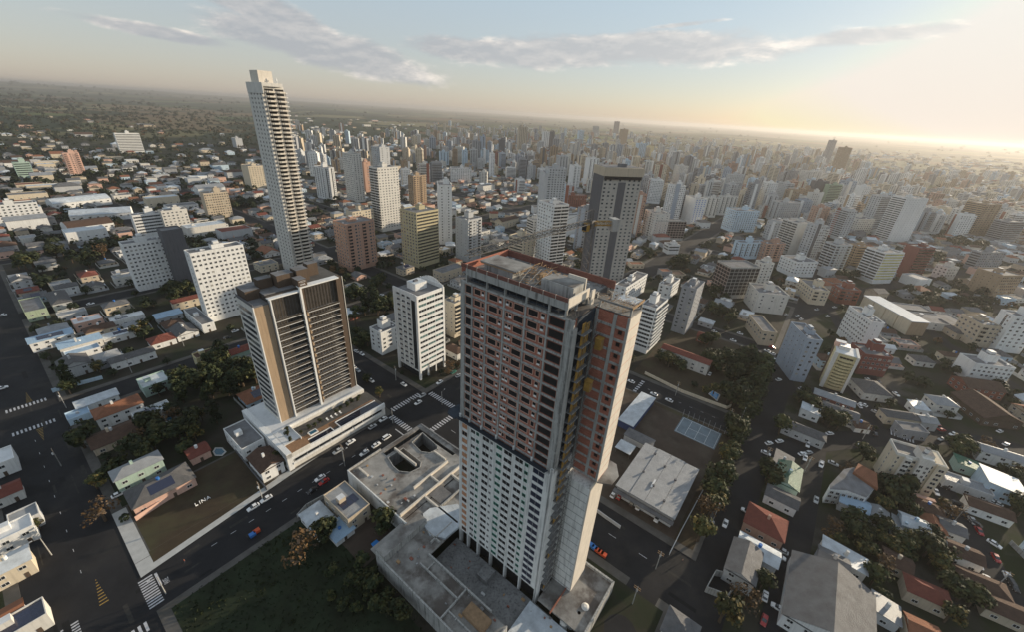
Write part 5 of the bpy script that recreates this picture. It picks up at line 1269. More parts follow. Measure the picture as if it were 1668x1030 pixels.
HS=[ # opposite roof corners in photo px, eave height, roof form, roof, wall, label, options
(30,490,76,503,7,'F','roof_flat','greenw','pale green cube house in the dark left block',''),
(73,478,117,490,6,'H','tile_grey','lgrey','grey hip roofed house behind the pale green cube',''),
(92,513,140,505,4,'F','roof_metal','lgrey','low flat grey roof next to a tall palm',''),
(45,557,118,541,6,'S','roof_metal_blue','white','long white house with blue shed roof and dark panels','sol'),
(95,567,163,548,7,'S','roof_metal_blue','offwhite','taller white house with tilted blue roof in the left block',''),
(105,578,162,564,5.5,'F','roof_metal_blue','white','white two storey house with dark balcony openings and flat roof',''),
(164,548,226,536,4.5,'G','roof_metal_white','white','white gabled house carrying dark solar panels','sol'),
(178,522,234,511,4.5,'F','roof_white','white','white flat house with slim black panels near the dark wood','sol'),
(238,553,286,551,4,'H','tile_red','white','deep red hip roofed house beside the parked cars',''),
(175,586,252,571,5,'H','tile_grey','white','grey roofed long house along the side street',''),
(251,516,296,509,4,'S','roof_metal_blue','lgrey','low house with bright blue sheet roof',''),
(275,536,323,539,4,'G','tile_grey','white','dark gabled house below the tall cream white tower',''),
(302,505,346,526,6,'F','roof_flat','white','white parapet box with dark roof at the cream tower foot',''),
(281,494,329,478,6,'G','tile_red','cream','cream house with red gable under the white slab',''),
(313,579,366,570,6,'F','tile_brown','yellow','yellow two storey house by the side street',''),
(367,575,412,565,5,'G','tile_red','mint','mint walled house with red roof left of the brown tower',''),
(222,620,277,619,5.5,'F','roof_metal_white','mint','pale green flat house with one bright roof patch',''),
(120,656,192,642,4,'G','roof_metal_white','white','long pale metal roof beside the orange tiled house',''),
(148,669,232,656,6.5,'H','tile_orange','white','orange tiled house with white walls, its roof catching sun',''),
(214,676,279,662,4,'F','roof_metal_white','white','white flat house with black solar panel and terrace','sol'),
(141,713,225,703,4,'G','tile_brown','beige','long dark brown tiled bungalow in the trees',''),
(106,677,147,672,3,'F','roof_metal_blue','lblue','narrow bluish flat annex by the left avenue',''),
(179,771,263,747,7,'H','roof_metal','mint','mint green two storey house with grey hip roof',''),
(202,802,317,778,4.5,'H','tile_grey','pink','large grey roofed house with pinkish walls beside the lawn','sol'),
(304,736,338,732,4,'G','tile_red','pink','small red gabled hut next to a round pool',''),
(-30,745,24,748,6,'F','roof_white','white','white house with skylights cut by the left border',''),
(-25,805,34,796,4.5,'G','tile_red','offwhite','red roofed house on the left border',''),
(-15,868,54,857,6,'F','roof_white','white','white terraced house on the left border',''),
(21,840,55,840,5,'F','roof_metal','lgrey','small grey box with roof terrace at the left edge',''),
(-25,928,47,905,6.5,'G','roof_metal_white','cream','large white gabled house at the lower left',''),
(-20,1030,76,998,5,'F','solar','offwhite','house covered in blue solar panels at the lower left corner',''),
(-10,1012,22,1003,4,'G','tile_orange','white','small orange roofed house next to the solar house',''),
(488,839,549,848,4.2,'H','roof_metal_white','white','white hip roofed house beside the dark green meadow',''),
(527,809,602,823,7,'F','roof_metal','beige','beige two storey house with grey roof by the podium','sol'),
(541,862,566,864,2.8,'S','roof_metal_blue','white','low lean-to roof behind the white hip roofed house','shed'),
(403,746,461,751,6,'G','tile_brown','white','brown gabled white house with a blue sign by the podium',''),
(364,701,430,716,7,'F','roof_flat','white','white walled box with sunken dark roof left of the podium',''),
(557,506,582,512,4,'G','roof_metal_white','brickp','pale roofed house hidden among the middle trees',''),
(412,428,453,428,6,'F','roof_flat','cream','cream arcaded building behind the brown tower roof',''),
(416,406,455,409,4,'G','tile_orange','white','orange roofed house left of the balcony tower base',''),
(705,440,757,434,8,'F','roof_flat','beige','squat stepped flat building across the street from the salmon tower',''),
(724,566,757,571,5,'H','tile_brown','offwhite','dark roofed house between white office and unfinished tower',''),
(690,745,700,750,3,'F','roof_flat','grey','',''),
(1078,567,1160,588,8,'G','tile_red','offwhite','three storey white row house with red stepped roofs by the street',''),
(1136,546,1159,547,5,'G','tile_red','brickp','small brick red gabled house above the row house',''),
(1140,520,1163,526,4,'H','roof_metal_white','lgrey','small pale roofed kiosk near the street curve',''),
(1278,686,1345,716,5,'H','tile_grey','lgrey','broad angular grey roofed workshop beside the trees','shed'),
(1307,660,1336,676,4.5,'S','roof_metal_white','white','bright triangular white roof',''),
(1327,640,1392,656,6,'G','roof_metal','brickp','grey gabled hall with one sunlit slope under the curved yellow tower','shed'),
(1338,669,1397,673,4,'G','roof_metal_old','offwhite','long low grey house behind the sunlit hedge',''),
(1385,616,1455,646,5,'H','tile_grey','offwhite','grey hipped house row below the red brick block',''),
(1435,668,1500,684,5,'H','tile_grey','cream','grey hip roofed shop house by the crossing',''),
(1490,676,1528,690,5,'G','roof_metal','lgrey','steel grey gabled house above the crossing',''),
(1462,692,1508,702,5,'F','roof_flat','grey','dark two storey corner house above the zebra crossing',''),
(1480,656,1513,668,4,'S','roof_metal_white','white','small bright white roof above the crossing',''),
(1385,686,1416,697,3,'G','tile_brown','white','little brown roofed hut by round bushes',''),
(1597,729,1668,748,6,'G','roof_metal','white','long white shed with grey roof at the right border','shed'),
(1538,779,1612,797,4,'F','roof_metal','lgrey','open grey sheet canopy over a car yard','shed'),
(1610,790,1657,782,6.5,'S','roof_white','lblue','pale blue curved wall building by the car yard',''),
(1553,742,1606,772,4,'S','roof_green','mint','mint green strip shed right of the stepped tower','shed'),
(1578,819,1645,835,4,'G','tile_brown','white','white long house with brown roof below the car yard',''),
(1485,819,1536,833,4,'H','tile_brown','beige','flat brown hip roof in front of parked white cars',''),
(1370,806,1415,832,4.5,'G','roof_metal_blue','lgrey','pale blue metal roof below the curved white house',''),
(1412,826,1448,850,4,'G','roof_metal','lgrey','grey metal roof next to the pale blue one',''),
(1468,843,1512,862,5,'G','roof_metal_white','lblue','light blue house with pale gable roof',''),
(1457,856,1487,863,3,'S','roof_metal','lblue','low lean-to left of the light blue house','shed'),
(1501,841,1540,868,4,'G','tile_orange','beige','narrow orange tiled roof right of the light blue house',''),
(1528,846,1572,870,4,'G','roof_metal_old','lgrey','grey weathered roof beside the cobbled street',''),
(1540,880,1603,920,5,'G','tile_brown','white','tan brown roof with a white water tank by the cobbled street',''),
(1545,932,1640,960,4,'H','tile_brown','beige','long brown tiled house at the lower right street',''),
(1475,942,1550,986,5,'H','tile_red','beige','reddish hipped house behind the dark bushes',''),
(1600,972,1675,1010,4,'G','tile_brown','beige','dark brown roof in the lower right corner',''),
(1276,1000,1424,970,6,'G','roof_metal_old','white','','big shed'),
(1340,888,1412,925,4.5,'S','roof_metal_white','offwhite','long pale strip roof behind the big grey shed','shed'),
(1335,892,1381,935,5.5,'G','roof_metal_old','grey','grey sheet roof between the strip roof and the big shed','shed'),
(1480,1020,1530,1036,5,'G','tile_orange','cream','orange roof and cream wall cut by the lower border',''),
(1440,902,1485,925,4,'G','tile_brown','beige','brown grey roof with a sunlit end among bushes',''),
(1423,985,1463,1000,4,'S','roof_metal','lgrey','small grey lean-to right of the big shed','shed'),
(1262,783,1307,766,5,'G','roof_green','mint','green metal gabled shed at the fork','shed'),
(1260,757,1292,747,4,'S','roof_metal_old','lgrey','grey roofed lean-to above the green shed','shed'),
(1250,797,1300,822,4.5,'G','tile_grey','white','narrow dark gable house below the green shed',''),
(1213,850,1283,850,5,'H','tile_red','salmon','red tiled house with scaffolded side near the river road',''),
(1202,886,1270,905,5,'G','roof_metal_white','lgrey','bright white metal roof beside the red tiled house','shed'),
(1182,926,1242,902,6,'G','roof_metal_old','lgrey','dark grey workshop roof beside the walled yard','shed'),
(1078,1026,1140,1022,6,'H','roof_metal_old','white','grey roofed house at the bottom edge centre right',''),
(1150,575,1168,580,3,'F','roof_white','white','',''),
(1518,415,1545,425,6,'F','roof_white','cream','',''),
(1525,520,1570,545,5,'H','tile_grey','beige','large grey hipped roof below the hazy trees',''),
(1500,525,1545,512,6,'F','roof_flat','offwhite','white house complex with stepped terraces among hazy trees',''),
(1455,505,1500,498,6,'F','roof_flat','lgrey','grey terrace house left of the white terrace complex',''),
(1425,560,1458,568,4,'G','roof_metal_white','white','small white gabled house right of the pink white tower',''),
(1478,577,1525,592,4,'H','tile_grey','offwhite','grey hipped cottage in the right middle',''),
(1527,572,1583,585,5,'H','tile_brown','cream','brown hipped house with white walls in the right middle',''),
(1550,640,1668,690,5,'G','tile_brown','brown','long rust brown roofs beside the white five storey block',''),
(1550,612,1640,640,6,'G','tile_brown','brickp','brick coloured long house under the white five storey block',''),
]
rh=random.Random(12)
for x1,y1,x2,y2,z,kd,rm,wm,lab,op in HS:
    if not lab and 'big' not in op: continue
    th=rad(-8) if (x1>1380 and y1<700) else (rad(60) if x1>1460 else TH)
    c,s_=math.cos(th),math.sin(th); A=at(x1,y1,z); B=at(x2,y2,z); dx,dy=B[0]-A[0],B[1]-A[1]; u=dx*c+dy*s_; v=-dx*s_+dy*c
    u0,v0=min(0,u),min(0,v); uu,vv=abs(u),abs(v)
    if uu<7: u0-=(7-uu)/2; uu=7
    if vv<7: v0-=(7-vv)/2; vv=7
    if uu>44: uu=44
    ox,oy=A[0]+u0*c-v0*s_,A[1]+u0*s_+v0*c
    if not lab: lab='big grey sheet-roofed shed with skylights and white street front'
    house(lab,ox,oy,th,uu,vv,z,kd,rm,wm,op,r=rh); NH+=1
rbl=random.Random(66)
for k in range(400):
    if k>=400 or NH>=118: break
    px,py=(rbl.uniform(-10,330),rbl.uniform(262,405)) if k%3 else (rbl.uniform(540,980),rbl.uniform(300,420)); x,y=at(px,py); w_=rbl.uniform(18,38); dd=rbl.uniform(12,20); z=rbl.choice([6.5,7,9,10,12])
    if rhit(x,y,TH,w_,dd,2): continue
    wm=rbl.choice(['white','white','offwhite','cream']); rm=rbl.choice(['roof_metal_white','roof_metal','roof_flat','tile_brown']); kd='G' if rm in('tile_brown','roof_metal') else 'F'
    house(None,x,y,TH,w_,dd,z,kd,rm,wm,'',parts=True,desc='large %s low block with %s roof'%(WN0[wm],NAMES[rm]),group='large low pale blocks',r=rbl,name='commercial_block'); NH+=1
# ------------------------------------------------------------------ trees
def crown(kind,seed):
    r=random.Random(seed); m=MB(); 
    lobes=[]
    if kind=='round':
        for k in range(11): a=r.uniform(0,6.28); q=r.uniform(.3,2.6); lobes.append((q*math.cos(a),q*math.sin(a),r.uniform(3.4,6.6),r.uniform(1.2,2.0)))
        n=620; ls=(.35,.62); mats=['leaf_dark','leaf_mid','leaf_light']
    elif kind=='tall':
        for k in range(11): z=3+k*.75; lobes.append((r.uniform(-.9,.9),r.uniform(-.9,.9),z,r.uniform(1.0,1.6)*(1.25-k*.06)))
        n=620; ls=(.33,.58); mats=['leaf_dark','leaf_dark','leaf_mid']
    elif kind=='bare':
        for k in range(10): a=r.uniform(0,6.28); q=r.uniform(.5,2.8); lobes.append((q*math.cos(a),q*math.sin(a),r.uniform(3,6.5),r.uniform(1.2,1.9)))
        n=330; ls=(.22,.42); mats=['leaf_orange','bark','leaf_orange']
    elif kind=='gold':
        for k in range(9): a=r.uniform(0,6.28); q=r.uniform(.3,2.0); lobes.append((q*math.cos(a),q*math.sin(a),r.uniform(3,6),r.uniform(1.1,1.7)))
        n=520; ls=(.3,.5); mats=['leaf_yellow','leaf_mid','leaf_light']
    elif kind=='umbrella':
        for k in range(14): a=r.uniform(0,6.28); q=r.uniform(.5,3.3); lobes.append((q*math.cos(a),q*math.sin(a),r.uniform(9.2,11.2),r.uniform(.9,1.5)))
        n=800; ls=(.3,.5); mats=['leaf_mid','leaf_light','leaf_dark']
    elif kind=='palm':
        for k in range(15):
            a=k*.42+r.uniform(-.1,.1); pr=(0,0,6.4); up_=r.uniform(.2,1.0)
            for j in range(5):
                t=(j+1)/5; p=(2.5*t*math.cos(a),2.5*t*math.sin(a),6.4+up_*t*1.6-t*t*2.0); w_=.28*(1-t*.6); nx,ny=-math.sin(a)*w_,math.cos(a)*w_
                m.face([(pr[0]-nx,pr[1]-ny,pr[2]-.06),(pr[0]+nx,pr[1]+ny,pr[2]-.06),(p[0]+nx*.7,p[1]+ny*.7,p[2]-.06),(p[0]-nx*.7,p[1]-ny*.7,p[2]-.06)],'leaf_mid' if k%3 else 'leaf_light'); pr=p
        return m,[(0,0,6.4,.3)]
    for i in range(n):
        lb=r.choice(lobes); 
        v=Vector((r.gauss(0,1),r.gauss(0,1),r.gauss(0,1))).normalized()*lb[3]*r.uniform(.6,1.08)
        p=Vector((lb[0],lb[1],lb[2]))+Vector((v.x,v.y,v.z*.8)); s=r.uniform(*ls)
        nrm=(v.normalized()+Vector((r.uniform(-.7,.7),r.uniform(-.7,.7),r.uniform(-.2,.9)))).normalized(); a=nrm.orthogonal().normalized()*s; b=nrm.cross(a.normalized())*s*r.uniform(.6,1)
        hz=noise.noise(p*.45)
        mt=mats[0] if hz<-.08 else (mats[2] if hz>.16 else mats[1])
        m.face([tuple(p-a*.9),tuple(p-b),tuple(p+a),tuple(p+b*.9)],mt)
    return m,lobes
def trunk(kind,lobes,seed):
    r=random.Random(seed); m=MB(); h={'umbrella':9.4,'palm':6.5,'tall':8.5}.get(kind,4.2); w_={'palm':.2,'tall':.3,'umbrella':.32}.get(kind,.34)
    m.tube((0,0,-.3),(.1,.05,h*.5),w_,'bark',w_*.8); m.tube((.1,.05,h*.5),(0,0,h),w_*.8,'bark',w_*.45)
    if kind!='palm':
        for lb in lobes[:7]: m.tube((0,0,h*r.uniform(.55,.85)),(lb[0]*.8,lb[1]*.8,lb[2]),w_*.42,'bark',w_*.12,n=5)
    return m
TK={}
for kd,nv in (('round',4),('tall',2),('bare',2),('gold',2),('umbrella',1),('palm',1)):
    TK[kd]=[]
    for v in range(nv):
        cm_,lb=crown(kd,v*13+len(kd)); TK[kd].append((cm_.mesh('crown'),trunk(kd,lb,v).mesh('trunk')))
TDESC=dict(round='dark green leafy tree',tall='tall narrow dark tree',bare='thin rusty orange autumn tree',gold='yellow green bright tree',umbrella='tall umbrella pine with flat crown',palm='palm tree with drooping fronds')
NT=0
TREEQ=[]
def tree(x,y,kd,s,r=R,desc=None,z=.0):
    global NT
    TREEQ.append((math.hypot(x,y)/s,x,y,kd,s,desc)); NT+=1
def make_tree(x,y,kd,s,r,desc,z=0.0):
    cmesh,tmesh=r.choice(TK[kd]); o=empty({'palm':'palm_tree','umbrella':'pine_tree'}.get(kd,'tree'),None,'tree',(x,y,z),r.uniform(0,6.28),'trees standing among the houses and streets'); sz=s*r.uniform(.9,1.1); o.scale=(sz,sz,s*r.uniform(.85,1.1))
    link('crown',cmesh,o); link('trunk',tmesh,o)
    big='large ' if s>1.35 else ('small ' if s<.75 else '')
    autolabel(o,big+(desc or TDESC[kd]),x,y); return o
TC=[ # px x, px y, spread m, count, scale, kinds
(330,640,14,9,1.3,'rrrt'),(390,622,10,9,1.4,'rr'),(110,752,8,7,1.4,'rr'),(290,700,14,9,1.2,'rrb'),(350,600,8,5,1.2,'r'),(90,700,4,3,1.2,'r'),(250,730,6,4,1.1,'r'),(230,545,6,3,1.0,'rg'),(275,492,16,9,1.3,'rrt'),(300,470,12,5,1.2,'r'),(110,430,30,15,1.6,'rrrb'),(70,400,8,3,1.5,'rg'),(170,405,10,4,1.5,'gr'),(195,403,6,2,1.5,'g'),(80,460,14,5,1.2,'r'),
(600,500,20,14,1.4,'rrt'),(575,560,12,6,1.1,'rr'),(630,470,16,8,1.2,'rr'),(560,440,12,5,1.0,'rb'),(400,335,26,14,1.8,'rrrb'),(330,325,22,8,1.6,'rr'),(385,310,20,6,1.6,'rb'),
(500,902,2,1,1.35,'b'),(531,873,2,2,1.1,'r'),(632,862,2,1,1.5,'r'),(172,846,1.5,1,1.35,'b'),(150,800,2,1,1.1,'g'),(206,850,1,1,.6,'g'),(60,870,2,1,.8,'g'),(610,935,7,5,.8,'rr'),(570,955,9,5,.6,'rr'),(640,990,6,4,.8,'r'),
(1215,625,17,18,1.6,'rrrt'),(1225,690,6,6,1.4,'rr'),(1200,660,7,5,1.5,'r'),(1190,600,14,8,1.4,'rr'),(1165,600,7,4,1.2,'rg'),(1240,655,10,6,1.3,'rr'),(1100,600,5,3,1.2,'rg'),(1080,592,4,2,1.1,'r'),(1150,640,8,3,.9,'g'),(1190,715,5,6,1.3,'rr'),(1180,745,4,4,1.2,'rg'),(1165,815,3,4,1.2,'rg'),(1255,700,5,5,1.3,'r'),(1180,790,3,3,1.3,'rg'),(1150,840,4,3,1.2,'gb'),(1133,872,3,2,1.2,'g'),(1175,800,7,4,1.1,'r'),(1290,727,4,3,1.2,'rg'),(1255,790,4,3,1.1,'r'),(1360,690,9,7,1.15,'rrg'),(1320,660,6,4,1.1,'r'),(1165,1012,2,1,1.5,'g'),(1398,690,1,1,.5,'g'),(1425,700,1,1,.5,'g'),
(1090,430,18,8,1.6,'rrg'),(1060,415,12,4,1.4,'r'),(1165,480,14,8,1.4,'rr'),(1175,520,9,6,1.3,'rr'),(1185,430,10,4,1.3,'r'),(1270,450,12,5,1.2,'r'),(1385,455,12,5,1.4,'r'),(1150,560,6,3,1.1,'r'),
(1560,398,30,12,2.0,'r'),(1520,425,24,8,1.7,'r'),(1500,485,20,8,1.4,'rr'),(1590,500,24,10,1.4,'rr'),(1560,470,20,6,1.4,'r'),(1640,520,14,4,1.2,'r'),(1490,620,10,5,1.0,'r'),(1530,600,8,4,1.0,'r'),(1455,808,5,4,1.3,'r'),(1435,795,3,2,1.2,'r'),(1338,822,3,2,1.0,'r'),(1385,865,7,5,.9,'r'),(1430,875,7,5,1.0,'rg'),(1465,895,3,2,.9,'g'),(1545,728,7,4,1.1,'r'),(1612,682,9,5,1.2,'r'),(1655,835,4,3,1.3,'r'),(1510,895,6,4,1.0,'r'),(1530,930,4,3,1.0,'g'),(1555,965,5,4,1.1,'rr'),(1550,1020,2,1,1.1,'g'),(1600,640,9,3,1.0,'r'),(1640,650,9,3,1.0,'r'),
(534,727,1.5,2,.8,'p'),(581,692,1,1,.6,'g'),(615,670,1,1,.55,'p'),(621,646,1,1,.75,'g'),(594,622,2,2,.75,'r'),(461,757,2,2,1.0,'r'),(125,505,2,1,1.3,'p'),(55,545,4,2,.9,'r'),(70,590,3,2,.8,'g'),(175,570,3,2,.7,'g'),(720,610,1.5,1,.5,'r'),(655,610,2,1,.5,'r'),(745,600,2,1,.6,'r'),(985,900,3,1,.0,'r'),
(480,380,14,4,1.3,'r'),(520,350,14,4,1.3,'rb'),(540,330,16,4,1.4,'r'),(620,430,12,4,1.0,'r'),(850,440,14,3,1.0,'r'),(960,420,12,3,1.0,'r'),(250,262,26,6,2.0,'r'),(150,270,30,6,2.2,'rg'),(170,290,26,5,2.0,'g'),(60,300,26,6,2.0,'r'),
]
KM=dict(r='round',t='tall',b='bare',g='gold',p='palm')
rt=random.Random(21)
tree(*at(581,540),'umbrella',1.15,rt,'tall umbrella pine with flat crown'); occ_add(*at(581,540),0,1,1,2)
for x,y,sp_r,n,s,ks in TC:
    X,Y=at(x,y)
    if s==0: continue
    for k in range(n):
        for _ in range(12):
            a=rt.uniform(0,6.28); q=sp_r*math.sqrt(rt.random()); tx,ty=X+q*math.cos(a),Y+q*math.sin(a)
            if sp_r<3 or (not hit(tx,ty,1.0) and not on_road(tx,ty,1.0)): break
        else: continue
        tree(tx,ty,KM[rt.choice(ks)],s*rt.uniform(.85,1.35),rt)
        if sp_r>3: occ_add(tx-1.5,ty-1.5,0,3,3,0)
# ------------------------------------------------------------------ filler houses on the street grid
WC=['white','offwhite','offwhite','lgrey','cream','lgrey','beige','lblue','pink','grey','beige']
RC=['tile_grey','tile_grey','tile_brown','tile_orange','tile_red','roof_metal','roof_metal','roof_metal_old','roof_metal_old','roof_metal_white','tile_brown','roof_flat','roof_metal_old']
WN=dict(grey='dark grey',white='white',offwhite='off-white',cream='cream',lgrey='grey',beige='beige',lblue='pale blue',pink='pinkish',mint='mint',yellow='yellow')
cand=[]
rf_=random.Random(5)
def forbid(x,y):
    a,b=AB(x,y)
    if -113<a<-60 and 5<b<140: return True
    if -113<a<-65 and -45<b<-10: return True
    if -70<a<110 and 8<b<134: return True
    if -66<a<-8 and -60<b<-8: return True
    if 105<a<200 and 62<b<134: return True
    return False
def add_cands(u0,u1,v0,v1,th,org,pu,pv,test):
    c,s=math.cos(th),math.sin(th); u=u0
    while u<u1:
        v=v0
        while v<v1:
            uu=u+rf_.uniform(-2,2); vv=v+rf_.uniform(-2,2); x=org[0]+uu*c-vv*s; y=org[1]+uu*s+vv*c
            if y>10:
                px,py=proj(x,y,0)
                if -60<px<1730 and 150<py<1090 and test(x,y,px,py): cand.append((math.hypot(x,y),x,y,th))
            v+=pv
        u+=pu
add_cands(-262,700,-146,700,TH,(OX,OY),17,19,lambda x,y,px,py: AB(x,y)[1]<146)
add_cands(-700,700,-700,100,rad(-8),(0,0),18,18,lambda x,y,px,py:False)
add_cands(60,820,60,760,rad(-8),(0,0),15.5,16.5,lambda x,y,px,py: AB(x,y)[1]>150 and px>1180)
cand.sort()
nfill=0; far_h=MB(); nfar=0
hdetail=0
for d,x,y,th in cand:
    if forbid(x,y): continue
    w_=rf_.uniform(9,14); dd=rf_.uniform(8,13); z=rf_.choice([3.2,3.4,3.6,6.2,6.4]); kd=rf_.choice('GGHHHF'); rm=rf_.choice(RC if kd!='F' else ['roof_flat','roof_white','roof_metal']); wm=rf_.choice(WC)
    if rm=='roof_white' and kd!='F': rm='tile_brown'
    if rf_.random()<.12: continue
    th2=th+(math.pi/2 if rf_.random()<.0 else 0)
    if rhit(x,y,th2,w_,dd,1.2): continue
    c,s=math.cos(th2),math.sin(th2)
    if any(on_road(x+u*c-v*s,y+u*s+v*c,2.5) for u in (0,w_/2,w_) for v in (0,dd/2,dd)): continue
    if NH<292:
        st='two storey' if z>5 else 'low'; desc='%s %s house with %s roof'%(st,WN[wm],NAMES[rm]); 
        house(None,x,y,th2,w_,dd,z,kd,rm,wm,'sol' if rf_.random()<.12 else '',parts=True,desc=desc,group='houses filling the blocks',r=rf_); NH+=1
    else:
        b=MB(); b.box(0,0,-1,w_,dd,z,'wall_'+wm); b.merge(roof_mb(w_,dd,z,kd,rm,'wall_'+wm))
        for k in range(3): b.face([(w_*(k+.3)/3,-.05,1.1),(w_*(k+.75)/3,-.05,1.1),(w_*(k+.75)/3,-.05,2.2),(w_*(k+.3)/3,-.05,2.2)],'glass')
        far_h.merge(b,(x,y,0),th2); occ_add(x,y,th2,w_,dd,.5); nfar+=1
# ------------------------------------------------------------------ filler towers of the city centre
SL='wwdvbBhwns'
WN=WN if 'WN' in globals() else {}
ft=[]; k=0
rT=random.Random(31)
while k<9000 and len(ft)<900:
    k+=1
    px=rT.uniform(455,1668); hy=126+.064*px
    if px<690: py=hy+rT.uniform(50,150); pr=.3
    elif px<860: py=hy+rT.uniform(24,135); pr=.65
    elif px<1420: py=hy+13+rT.random()**1.25*215; pr=1
    else: py=hy+rT.uniform(60,180); pr=.5
    if rT.random()>pr or py>470: continue
    x,y=at(px,py); d=math.hypot(x,y)
    if d<430 or d>4600: continue
    h=rT.choice([14,18,22,26,30,34,38,42,48,55])*(1.0 if px>860 else .8)
    if px>1400: h=min(h,34)
    w_=rT.uniform(13,24); dd=rT.uniform(11,20); th=rad(12)+rT.choice([0,0,math.pi/2*0+rad(20),rad(-15)])
    if rhit(x,y,th,w_,dd,1.5) or on_road(x,y,3): continue
    occ_add(x,y,th,w_,dd,2); ft.append((d,x,y,th,w_,dd,h))
ft.sort(); farT=MB()
TWC=['white','white','offwhite','offwhite','lgrey','lgrey','cream','beige','lblue','grey','tan','salmon','blueg']
WN2=dict(WN); WN2.update(grey='dark grey',tan='tan',salmon='salmon',blueg='slate blue')
for i,(d,x,y,th,w_,dd,h) in enumerate(ft):
    wm=rT.choice(TWC); sL,sR=rT.choice(SL),rT.choice('wwdvbBhw')
    SN={'w':'punched windows','d':'dense windows','v':'vertical window strips','b':'balconies and windows','B':'wide balconies','h':'window bands','n':'a blank side','s':'sparse windows'}
    if i<185:
        tower(None,'apartment tower' if h>18 else 'apartment block',x,y,th,w_,dd,h,wm,sL,sR,False,group='towers of the city centre',desc='%s %s with %s'%(WN2[wm],'tower' if h>18 else 'block',SN[sR]),r=rT,name='apartment_tower' if h>18 else 'apartment_block')
    else:
        b=MB(); b.box(0,0,-2,w_,dd,h,'wall_'+wm,top='roof_flat'); b.box(w_*.3,dd*.3,h,w_*.6,dd*.6,h+4,'wall_'+wm)
        if i%2: b.box(w_*.3,-.3,0,w_*.62,0,h+2,'wall_'+rT.choice(['dgrey','white','tan','grey','offwhite']))
        n=int(h/3.2)
        for q in range(n):
            z=1.5+q*3.2
            for f,wd in (('R',w_),('L',dd)):
                if sR in 'wdb' : 
                    for j in range(3): x_,y_,rz=facepos(f,w_,dd,wd*(j+.5)/3); b.merge(far_el('window',(wd/5,1.5,'void'),0),(x_,y_,z),rz)
                else: x_,y_,rz=facepos(f,w_,dd,wd/2); b.merge(far_el('window',(wd*.75,1.2,'void'),0),(x_,y_,z),rz)
        farT.merge(b,(x,y,gz(x,y)),th)
stuff(tag(farT.build('distant_towers'),'crowd of far apartment towers fading into the haze','towers'))
# farther suburbs, sampled evenly over what the camera sees
def dens(px,py):
    hy=126+.064*px
    t=(py-hy)
    if t<26: return 0
    if px<420: return .85 if t>125 else (.3 if t>85 else (.05 if t>55 else 0))
    if px<820: return .8 if t>48 else (.35 if t>30 else 0)
    return .9 if t>22 else .3
k=0
while k<7500:
    px=rf_.uniform(-30,1700); hy=126+.064*px; py=hy+24+(rf_.random()**1.15)*250
    k+=1
    if rf_.random()>dens(px,py): continue
    x,y=at(px,py); d=math.hypot(x,y)
    if d<330 or d>6500 or on_road(x,y,5): continue
    th=rad(12) if px>700 else TH; s=1+max(0,(d-1200)/3000)
    big_=rf_.random()<.12; w_=rf_.uniform(9,18)*s*(1.8 if big_ else 1); dd=rf_.uniform(8,14)*s*(1.4 if big_ else 1); z=rf_.choice([3.5,4,6,7,9 if px>700 else 5])+(3 if big_ else 0); 
    if rhit(x,y,th,w_,dd,1.5): continue
    kd=rf_.choice('GHHF'); rm=rf_.choice(RC); wm=rf_.choice(WC); zg=gz(x,y)+.25
    b=MB(); b.box(0,0,-3,w_,dd,z,'wall_'+wm); b.merge(roof_mb(w_,dd,z,kd,rm,'wall_'+wm))
    for q in range(3): b.face([(w_*(q+.3)/3,-.05,1.1),(w_*(q+.75)/3,-.05,1.1),(w_*(q+.75)/3,-.05,2.2),(w_*(q+.3)/3,-.05,2.2)],'glass')
    far_h.merge(b,(x,y,zg),th); occ_add(x,y,th,w_,dd,.5); nfar+=1
stuff(tag(far_h.build('distant_houses'),'mass of small pale houses spreading to the countryside','houses'))
# ------------------------------------------------------------------ trees between the houses, far woods
k=0
while NT<760 and k<9000:
    k+=1; px=rt.uniform(0,1668); py=rt.uniform(300,1000)
    x,y=at(px,py)
    if hit(x,y,1.5) or on_road(x,y,1.0) or forbid(x,y): continue
    tree(x,y,rt.choice(['round','round','round','round','tall','gold','bare']),rt.uniform(.7,1.35),rt); occ_add(x-1.5,y-1.5,0,3,3,.5)
fw=MB(); 
TREEQ.sort(key=lambda t:t[0])
for q_,x,y,kd,s_,de in TREEQ[:292]: make_tree(x,y,kd,s_,rt,de)
far_trees=TREEQ[292:]
def clump(m,x,y,z,R_,n,r,mats):
    for i in range(n):
        v=Vector((r.gauss(0,1),r.gauss(0,1),abs(r.gauss(0,.8)))).normalized()
        p=Vector((x+v.x*R_*r.uniform(.5,1),y+v.y*R_*r.uniform(.5,1),z+v.z*R_*r.uniform(.5,1.05))); s=R_*r.uniform(.2,.38)
        nrm=(v+Vector((r.uniform(-.6,.6),r.uniform(-.6,.6),r.uniform(0,.6)))).normalized(); a=nrm.orthogonal().normalized()*s; b=nrm.cross(a.normalized())*s
        m.face([tuple(p-a),tuple(p-b*.8),tuple(p+a*.8),tuple(p+b)],mats[0] if noise.noise(p*.05)<0 else mats[1])
rw=random.Random(77)
for q_,x,y,kd,s_,de in far_trees: clump(fw,x,y,2.6*s_,3.0*s_,60,rw,('leaf_dark','leaf_mid') if kd!='bare' else ('leaf_mid','leaf_orange')); fw.tube((x,y,-.3),(x,y,3*s_),.3,'bark',n=4)
k=0
